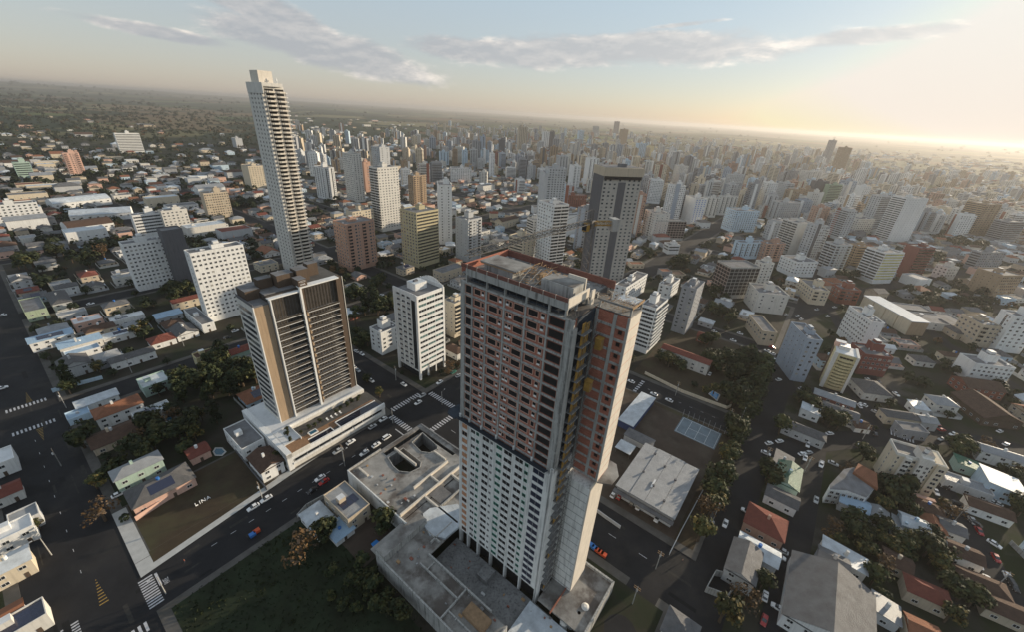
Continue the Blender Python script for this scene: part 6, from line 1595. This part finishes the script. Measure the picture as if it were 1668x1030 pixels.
while k<11500:
    k+=1; px=rw.uniform(-40,1710) if k<8500 else rw.uniform(-40,430); hy=126+.064*px; t=rw.random()**1.2*260+12; py=hy+t
    x,y=at(px,py); d=math.hypot(x,y)
    f=noise.noise(Vector((x/260,y/260,1.7)))
    wood=(px<420 and 26<t<92)
    p_=.95 if (wood and f>-.35) else (.55 if f>.0 else .25)
    if px>1400: p_*=.8
    if t<30: p_*=.6 if f>.05 else .1
    if rw.random()>p_ or hit(x,y,1.0) or on_road(x,y,2) or d<360: continue
    Rr=rw.uniform(3.2,5.5)*(1+max(0,d-900)/1700)
    clump(fw,x,y,gz(x,y)+Rr*.5,Rr,30 if d<1200 else 20,rw,('leaf_dark','leaf_mid') if rw.random()<.85 else ('leaf_mid','leaf_orange'))
stuff(tag(fw.build('distant_woods'),'dark tree masses between the far houses and along the horizon','trees'))
gr=MB(); rg=random.Random(8)
k=0
while k<5200:
    k+=1; a=rg.uniform(-110,-52); b=rg.uniform(12.5,130)
    if a>-66 and b<48: continue
    if b>46 and a>-64: continue
    x,y=W(a,b); n=noise.noise(Vector((x/9,y/9,0))); s=rg.uniform(.15,.5)*(1.3 if n>.1 else .8)
    p=Vector((x,y,.12)); an=rg.uniform(0,3.14); a_=Vector((math.cos(an)*s,math.sin(an)*s,0)); u_=Vector((rg.uniform(-.2,.2),rg.uniform(-.2,.2),s*rg.uniform(.8,1.5)))
    gr.face([tuple(p-a_),tuple(p+a_),tuple(p+a_*.4+u_),tuple(p-a_*.4+u_)],'leaf_mid' if n>.15 else 'leaf_dark')
stuff(tag(gr.build('meadow_grass'),'rough dark green weeds covering the empty lot','grass'))
# ------------------------------------------------------------------ cars
def car_meshes(col,van=False):
    L_,Wd,H0=4.3,1.76,.78; b=MB()
    # body: lofted profile sections along x
    def loft(m,secs,mt):
        i=len(m.v); n=len(secs[0])
        for s in secs: m.v.extend(s)
        k=m.mi(mt)
        for a in range(len(secs)-1):
            for j in range(n): m.f.append((i+a*n+j,i+a*n+(j+1)%n,i+(a+1)*n+(j+1)%n,i+(a+1)*n+j)); m.m.append(k)
        m.f.append(tuple(i+j for j in range(n))[::-1]); m.m.append(k); m.f.append(tuple(i+(len(secs)-1)*n+j for j in range(n))); m.m.append(k)
    def sec(x,w_,z0,z1): w_/=2; return [(x,-w_,z0),(x,w_,z0),(x,w_*1.02,(z0+z1)/2),(x,w_*.9,z1),(x,-w_*.9,z1),(x,-w_*1.02,(z0+z1)/2)]
    loft(b,[sec(-2.15,1.45,.4,.72),sec(-2.0,1.7,.26,.86),sec(-1.2,1.76,.22,.92),sec(.4,1.76,.22,.92),sec(1.5,1.72,.22,.82),sec(2.0,1.6,.26,.7),sec(2.15,1.3,.38,.58)],col)
    c=MB()
    if van: S=[(-2.0,1.5,.86,.9),(-1.95,1.5,.86,1.75),(.9,1.5,.86,1.75),(1.6,1.45,.84,.9)]
    else: S=[(-1.7,1.5,.88,.9),(-1.25,1.45,.88,1.38),(.15,1.45,.88,1.42),(.95,1.5,.86,.9)]
    def s2(x,w_,z0,z1): w_/=2; return [(x,-w_,z0),(x,w_,z0),(x,w_*.84,z1),(x,-w_*.84,z1)]
    loft(c,[s2(*q) for q in S],'glass')
    r=MB(); a,b2=S[1],S[2]; w_=a[1]*.84/2+.02; r.box(a[0]+.08,-w_,a[3]-.02,b2[0]-.08,w_,b2[3]+.03,col)
    wh_=MB(); wh_.tube((0,-.1,0),(0,.1,0),.31,'tyre',n=12); rim=MB(); rim.tube((0,-.12,0),(0,.12,0),.17,'car_silver',n=8)
    hl=MB(); hl.box(0,-.18,0,.06,.18,.12,'white_paint'); tl=MB(); tl.box(-.05,-.15,0,0,.15,.12,'car_red')
    return [m.mesh(n) for m,n in ((b,'body'),(c,'windows'),(r,'roof'),(wh_,'wheel'),(rim,'rim'),(hl,'headlight'),(tl,'tail_light'))]
CM={}
CC=dict(w='car_white',s='car_silver',k='car_black',r='car_red',g='car_green',b='car_blue',v='car_white')
CN=dict(w='white car',s='silver car',k='black car',r='red car',g='dark green car',b='blue car',v='white van')
def car(x,y,ang,c,z=.0):
    if c not in CM: CM[c]=car_meshes(CC[c],c=='v')
    me=CM[c]; o=empty('parked_car',None,'van' if c=='v' else 'car',(x,y,z),ang,'cars on the streets and parking lots')
    link('body',me[0],o); w_=link('windows',me[1],o); link('roof',me[2],o)
    for sx_ in (-1.3,1.35):
        for sy_ in (-.8,.8): q=link('wheel',me[3],o,(sx_,sy_,.31)); link('rim',me[4],q)
    for sy_ in (-.55,.55): link('headlight',me[5],o,(2.06,sy_,.5)); link('tail_light',me[6],o,(-2.12,sy_,.6))
    a,b=AB(x,y); st='parked on'
    autolabel(o,CN[c],x,y); return o
CARS=[(413,828.6,'a','w'),(434,815,'a','w'),(509,801,'a','k'),(521.5,781,'a','w'),(528,787,'a','r'),(593.5,740,'a','w'),(613,727,'a','w'),(630,714.5,'a','v'),(571.5,722,'a','w'),(550,737,'a','s'),(607,697,'a','s'),(624,685,'a','w'),(681,657.7,'a','w'),(688,646,'a','s'),(716,624.7,'a','w'),(738.6,608,'a','g'),
(658,628,'b','w'),(605,621.6,'b','w'),(583,605,'b','s'),(576,599,'b','w'),(580.6,573.5,'b','w'),(589.5,578.5,'b','w'),(755,734,'b','w'),(194,808,'a','w'),(4,634,'a','w'),(4,515,'a','w'),(383.6,541,'a','w'),(370,552,'a','k'),(320,577,'a','k'),
(1028,623,'b','w'),(1065,643.6,'b','w'),(1089.6,653.7,'b','w'),(1155.7,610.8,'a','w'),(1247,740,'b','w'),(1405,728,'b','w'),(1337,758.7,'a','w'),(1357,756.7,'b','s'),(999,808,'a','w'),(1009,811,'a','r'),(1030,821,'a','k'),(1040,827.5,'a','w'),(1070,847,'a','w'),(1158,856,'a','s'),(1181,855,'a','w'),(1216,835,'b','w'),
(1289.6,939,'a','w'),(1246,973,'a','w'),(1267,992,'b','w'),(1273,899,'b','s'),(1269,908,'b','w'),(1543,825,'c','w'),(1541,834,'c','w'),(1560,822,'c','k'),(1537,794,'c','k'),(1619,888,'c','w'),(1566,867,'c','k'),(1587.5,854.6,'c','k'),(1405.7,660.7,'c','w'),(1426,673,'c','s'),(1551,708.6,'d','w'),(1572,731,'d','w'),(1628,704,'d','w'),(1533,717,'d','s'),(1638,725,'d','w'),
(1580,808,'c','w'),(1590,812,'c','w'),(1600,815,'c','w'),(1605,803,'c','w'),(1613,810,'c','w'),(1620,805,'c','s'),(1628,813,'c','w'),(1612,818,'c','w'),(1622,821,'c','w'),(1637,808,'c','w'),(1630,801,'c','s'),
(1163.7,541.5,'b','w'),(1205,545,'b','w'),(1194,556,'b','w'),(1209,567,'b','k'),(1221,571,'b','w'),(1249.5,573,'b','w'),(1257,578,'b','w'),(1262,588,'b','w'),(1268,620,'d','w'),(1298.7,516,'d','w'),(1348,516,'d','w'),(1359,501,'d','w'),(656,429.6,'b','w'),(615,409,'b','s'),(1330,505,'d','s'),(1390,483,'d','w')]
rc=random.Random(4)
for x,y,dr_,c in CARS:
    X,Y=at(x,y); an={'a':TH,'b':TH-math.pi/2,'c':rad(-60),'d':rad(20)}[dr_]+(math.pi if rc.random()<.5 else 0)
    a,b=AB(X,Y); onb=(-262<a<702 and -700<b<146) and not any(r0<a<r1 for r0,r1 in RA) and not any(r0<b<r1 for r0,r1 in RB)
    car(X,Y,an,c,.13 if onb else (-.045 if b<146 else -.15))
# extra cars along the grid streets farther off
for k in range(34):
    if rc.random()<.5: r0,r1=rc.choice(RA[2:5]); a=rc.choice([r0+1.6,r1-1.6]); b=rc.uniform(-250,130); an=TH-math.pi/2
    else: r0,r1=rc.choice(RB[2:5]); b=rc.choice([r0+1.6,r1-1.6]); a=rc.uniform(-100,300); an=TH
    X,Y=W(a,b); px,py=proj(X,Y,0)
    if 0<px<1668 and py<640 and not hit(X,Y,0): car(X,Y,an+(math.pi if rc.random()<.5 else 0),rc.choice('wwwwsskr'),-.045)
for k in range(60):
    pts,wd=PRW[rc.choice([0,0,1,2,2,2,3,4,5,5,8])]; i_=rc.randrange(len(pts)-1); t_=rc.random(); (x0,y0),(x1,y1)=pts[i_],pts[i_+1]; l_=math.hypot(x1-x0,y1-y0); s_=rc.choice([-1,1])*(wd/2-1.2)
    X=x0+(x1-x0)*t_-(y1-y0)/l_*s_; Y=y0+(y1-y0)*t_+(x1-x0)/l_*s_
    if not hit(X,Y,.5): car(X,Y,math.atan2(y1-y0,x1-x0),rc.choice('wwwwsskkr'),-.14)
# ------------------------------------------------------------------ street furniture
def pole(x,y,kind,label_desc,h=9.0,ang=TH,arms=2):
    o=empty('utility_pole' if kind=='u' else 'street_lamp',None,'pole' if kind=='u' else 'street lamp',(x,y,0),ang,'utility poles along the streets' if kind=='u' else 'street lamps')
    m=MB(); m.tube((0,0,-.2),(0,0,h),.17,'concrete',.11,n=8); m.build('post',o)
    if kind=='u':
        for k in range(arms): m=MB(); m.box(-.06,-1.1,h-.5-k*.9,.06,1.1,h-.38-k*.9,'wood'); m.build('crossarm',o)
        m=MB(); m.tube((.35,0,h-3),(.35,0,h-2),.28,'wall_lgrey',n=8); m.build('transformer',o)
    else:
        m=MB(); m.tube((0,0,h-.3),(1.8,0,h+.4),.06,'steel'); m.build('arm',o); m=MB(); m.box(1.6,-.14,h+.32,2.3,.14,h+.46,'wall_lgrey'); m.build('lamp_head',o)
    autolabel(o,label_desc,x,y)
for x,y,k in [(428,815,'u'),(562,760,'l'),(1068,928,'u'),(1030,985,'u'),(100,760,'u'),(84,905,'l'),(270,968,'l'),(560,752,'u'),(640,690,'l'),(720,660,'l'),(878,600,'u'),(1245,755,'u'),(1405,716,'u'),(1310,770,'u'),(1160,852,'l'),(1205,690,'l'),(430,545,'u'),(215,608,'u'),(108,665,'u'),(515,622,'u'),(1555,850,'u'),(1620,960,'u'),(130,560,'u'),(300,565,'u'),(700,612,'l'),(1100,645,'u'),(1015,612,'l'),(645,620,'u'),(560,575,'u'),(1185,690,'u')]:
    X,Y=at(x,y); pole(X,Y,k,'concrete utility pole with crossarms' if k=='u' else 'tall curved street lamp',h=9.5 if k=='u' else 8.5,ang=TH+(math.pi if x<500 else 0))
def bin_(x,y,c,ang):
    o=empty('rubbish_skip',None,'skip',(x,y,.0),ang,'blue and red skips at the kerb'); m=MB()
    m.prism([(-.95,-.7),(.95,-.7),(.95,.7),(-.95,.7)],.15,1.15,'bin_'+c); m.build('body',o); m=MB(); m.box(-1.0,-.75,1.15,0,.75,1.25,'bin_'+c); m.box(.03,-.75,1.15,1.0,.75,1.25,'bin_'+c); m.build('lid',o)
    for sx_ in (-.7,.7): m=MB(); m.tube((sx_,-.5,.1),(sx_,.5,.1),.12,'tyre',n=8); m.build('wheel',o)
    autolabel(o,('blue' if c=='blue' else 'orange red')+' rubbish skip in a row',x,y)
for i,(x,y) in enumerate([(963,891),(968,895.5),(973,899.5),(978,903),(983,906.5)]): bin_(*at(x,y),'blue' if i<2 else 'red',TH-math.pi/2)
for x,y,c in ((412,874,'blue'),(419,868,'red')): bin_(*at(x,y),c,TH)
for i,(x,y) in enumerate([(917,1024),(929,1020),(940,1014),(950,1004)]):
    X,Y=at(x,y); o=empty('water_tank',['leftmost white upright tank of four under the podium wall','second white upright tank from the left at the bottom edge','third white upright tank from the left at the bottom edge','rightmost and tallest white upright tank at the bottom edge'][i],'tank',(X,Y,0),0,'white tanks below the podium')
    m=MB(); m.tube((0,0,0),(0,0,3.4+.5*i),1.25,'wall_white',n=20); m.build('body',o); m=MB(); m.tube((0,0,3.4+.5*i),(0,0,3.9+.5*i),1.25,'wall_offwhite',.5,n=20); m.build('lid',o)
# blue tarp, pools
for (pts,z,mt,nm,lab,cat) in [([(604,887),(613,880),(621,886),(617,905)],2.4,'tarp_blue','tarpaulin','bright blue tarpaulin stretched by the concrete podium wall','tarpaulin')]:
    P_=[at(x,y,z) for x,y in pts]; c0=P_[0]; m=MB(); m.prism([(x-c0[0],y-c0[1]) for x,y in P_],0,.08,mt); o=m.build(nm,None,(c0[0],c0[1],z)); tag(o,lab,cat)
def pool(pts,lab,z=.1,mt='pool_blue'):
    P_=[at(x,y) for x,y in pts]; c0=P_[0]; o=empty('swimming_pool',lab,'swimming pool',(c0[0],c0[1],0)); cx0=sum(p[0] for p in P_)/len(P_)-c0[0]; cy0=sum(p[1] for p in P_)/len(P_)-c0[1]
    m=MB(); m.prism([(cx0+(x-c0[0]-cx0)*1.35,cy0+(y-c0[1]-cy0)*1.35) for x,y in P_],0,z+.06,'paving_light'); m.build('rim',o); m=MB(); m.prism([(x-c0[0],y-c0[1]) for x,y in P_],0,z+.1,mt); m.build('water',o)
pool([(1156,643),(1160,638),(1171,644),(1167,652)],'small bright blue pool in the walled garden')
pool([(268,678),(283,674),(285,682),(272,687)],'small teal pool behind the white solar house',mt='water')
pool([(349,737),(352,732),(361,732),(366,737),(361,742),(352,742)],'round pale blue pool by the red gabled hut',mt='water')
# garden wall and yard walls
def wall_run(pts,h,mt,lab,z0=0,name='garden_wall'):
    P_=[at(x,y) for x,y in pts]; c0=P_[0]; m=MB()
    for (x0,y0),(x1,y1) in zip(P_,P_[1:]):
        dx,dy=x1-x0,y1-y0; l=math.hypot(dx,dy); nx,ny=-dy/l*.12,dx/l*.12
        m.prism([(x0+nx-c0[0],y0+ny-c0[1]),(x0-nx-c0[0],y0-ny-c0[1]),(x1-nx-c0[0],y1-ny-c0[1]),(x1+nx-c0[0],y1+ny-c0[1])],-.3,h,mt)
    o=m.build(name,None,(c0[0],c0[1],z0)); tag(o,lab,'wall'); return o
wall_run([(1050,610),(1110,640),(1150,655),(1183,667),(1190,664)],2.0,'wall_cream','long cream garden wall along the street above the sports court')
wall_run([(86,640),(168,618)],2.2,'wall_lblue','pale blue boundary wall at the corner of the left side street')
wall_run([(318,788),(222,850)],2.2,'wall_pink','pinkish wall between the brown lawn and the grey roofed house')
wall_run([(1148,965),(1163,938),(1204,948),(1182,978),(1148,965)],3.0,'concrete','concrete walls of the roofless yard by the junction')
wall_run([(968,832),(987,846),(1010,862)],1.6,'wall_lgrey','low white wall at the warehouse parking entrance')
wall_run([(1090,905),(1110,865),(1145,800)],1.3,'wall_lgrey','low boundary fence between warehouse yard and the river road',name='boundary_fence')
wall_run([(485,845),(500,828),(540,806)],2.0,'concrete','street wall before the white hip roofed house')
wall_run([(385,738),(435,800)],1.8,'wall_dgrey','dark wall between the lawn and the brown gabled house')
# palms and loungers on the pool deck
for k in range(4):
    x,y=W(-38+k*2.2,-21.5); o=empty('sun_lounger','white lounger on the pool deck under the brown glass tower','sun lounger',(x,y,6.62),TH+1.57,'white loungers on the pool deck'); m=MB(); m.box(0,0,.25,1.9,.7,.35,'wall_white'); m.build('seat',o); m=MB(); m.box(1.4,0,.35,1.5,.7,.9,'wall_white'); m.build('backrest',o)
rp=random.Random(9)
pm_,pl_=crown('round',99); me_b=pm_.mesh('foliage')
pots=MB(); pots.tube((0,0,0),(0,0,.6),.35,'wall_brown',.45,n=8); me_p=pots.mesh('pot')
for k,(a,b) in enumerate([(-57,-19),(-56,-23),(-54.5,-26),(-50.5,-22.5),(-47,-23),(-44,-22.6),(-41.5,-23.5),(-33,-24),(-30,-25),(-27,-24.5),(-24,-25.5),(-21,-24.6),(-19,-26)]):
    x,y=W(a,b); o=empty('potted_plant',None,'plant',(x,y,9.0 if a<-53 else 6.5),rp.uniform(0,6),'potted plants on the pool podium'); f=link('foliage',me_b,o,(0,0,-.3)); s_=rp.uniform(.25,.38); f.scale=(s_,s_,s_); link('pot',me_p,o); autolabel(o,'dark potted shrub on the pool deck',x,y)
# person on the avenue: one skinned body
def person(x,y,ang,lab,top='cloth_red',bot='cloth_dark'):
    o=empty('person',lab,'person',(x,y,.0),ang)
    V=[(0,0,.92),(0,0,1.18),(0,0,1.42),(0,0,1.52),(.02,0,1.66),(.0,.19,1.40),(.05,.26,1.14),(.16,.25,.92),(.0,-.19,1.40),(-.06,-.26,1.14),(.02,-.27,.90),(0,.1,.86),(.14,.1,.48),(.05,.1,.08),(.2,.1,.04),(0,-.1,.86),(-.04,-.1,.47),(-.22,-.1,.10),(-.08,-.1,.04)]
    E_=[(0,1),(1,2),(2,3),(3,4),(2,5),(5,6),(6,7),(2,8),(8,9),(9,10),(0,11),(11,12),(12,13),(13,14),(0,15),(15,16),(16,17),(17,18)]
    RD=[.15,.14,.16,.06,.11,.065,.045,.035,.065,.045,.035,.10,.065,.045,.04,.10,.065,.045,.04]
    me=bpy.data.meshes.new('body'); me.from_pydata(V,E_,[]); b=link('body',me,o)
    mod=b.modifiers.new('skin','SKIN'); me.skin_vertices[0].data
    for i,rv in enumerate(RD): me.skin_vertices[0].data[i].radius=(rv,rv)
    me.skin_vertices[0].data[0].use_root=True
    b.modifiers.new('sub','SUBSURF').levels=1
    dg=bpy.context.evaluated_depsgraph_get(); dg.update(); m2=bpy.data.meshes.new_from_object(b.evaluated_get(dg)); b.modifiers.clear(); b.data=m2
    for n in ('skin',top,bot): m2.materials.append(MATS[n])
    for p in m2.polygons: z=p.center.z; p.material_index=2 if z<.92 else (1 if z<1.47 and abs(p.center.y)<.24 else 0)
    h=MB(); h.tube((0,0,1.7),(0,0,1.80),.115,'car_black',.06,n=10); h.build('hair',o)
person(*at(301.5,917),TH+.4,'person in a red top and dark trousers walking on the avenue')
person(*at(1111,916),TH-1.2,'person in a pale pink top standing at the street corner',top='wall_pink')
# ------------------------------------------------------------------ smoke far off and the air
zs=[v[2] for v in gm.v]; zlo=min(zs)-1; zhi=max(max(zs)+4,172)
hb=MB(); hb.box(-27500,-27500,zlo,27500,27500,zhi,'wall_white'); hz=hb.build('haze'); hz.data.materials.clear()
hm=bpy.data.materials.new('haze'); hm.use_nodes=True; t=hm.node_tree; t.nodes.clear(); o_=t.nodes.new('ShaderNodeOutputMaterial'); pv=t.nodes.new('ShaderNodeVolumePrincipled'); pv.inputs['Color'].default_value=(.67,.65,.64,1); pv.inputs['Density'].default_value=HAZE=.88e-4; pv.inputs['Anisotropy'].default_value=.42
t.links.new(pv.outputs[0],o_.inputs['Volume']); hz.data.materials.append(hm); stuff(hz)
flush_labels()
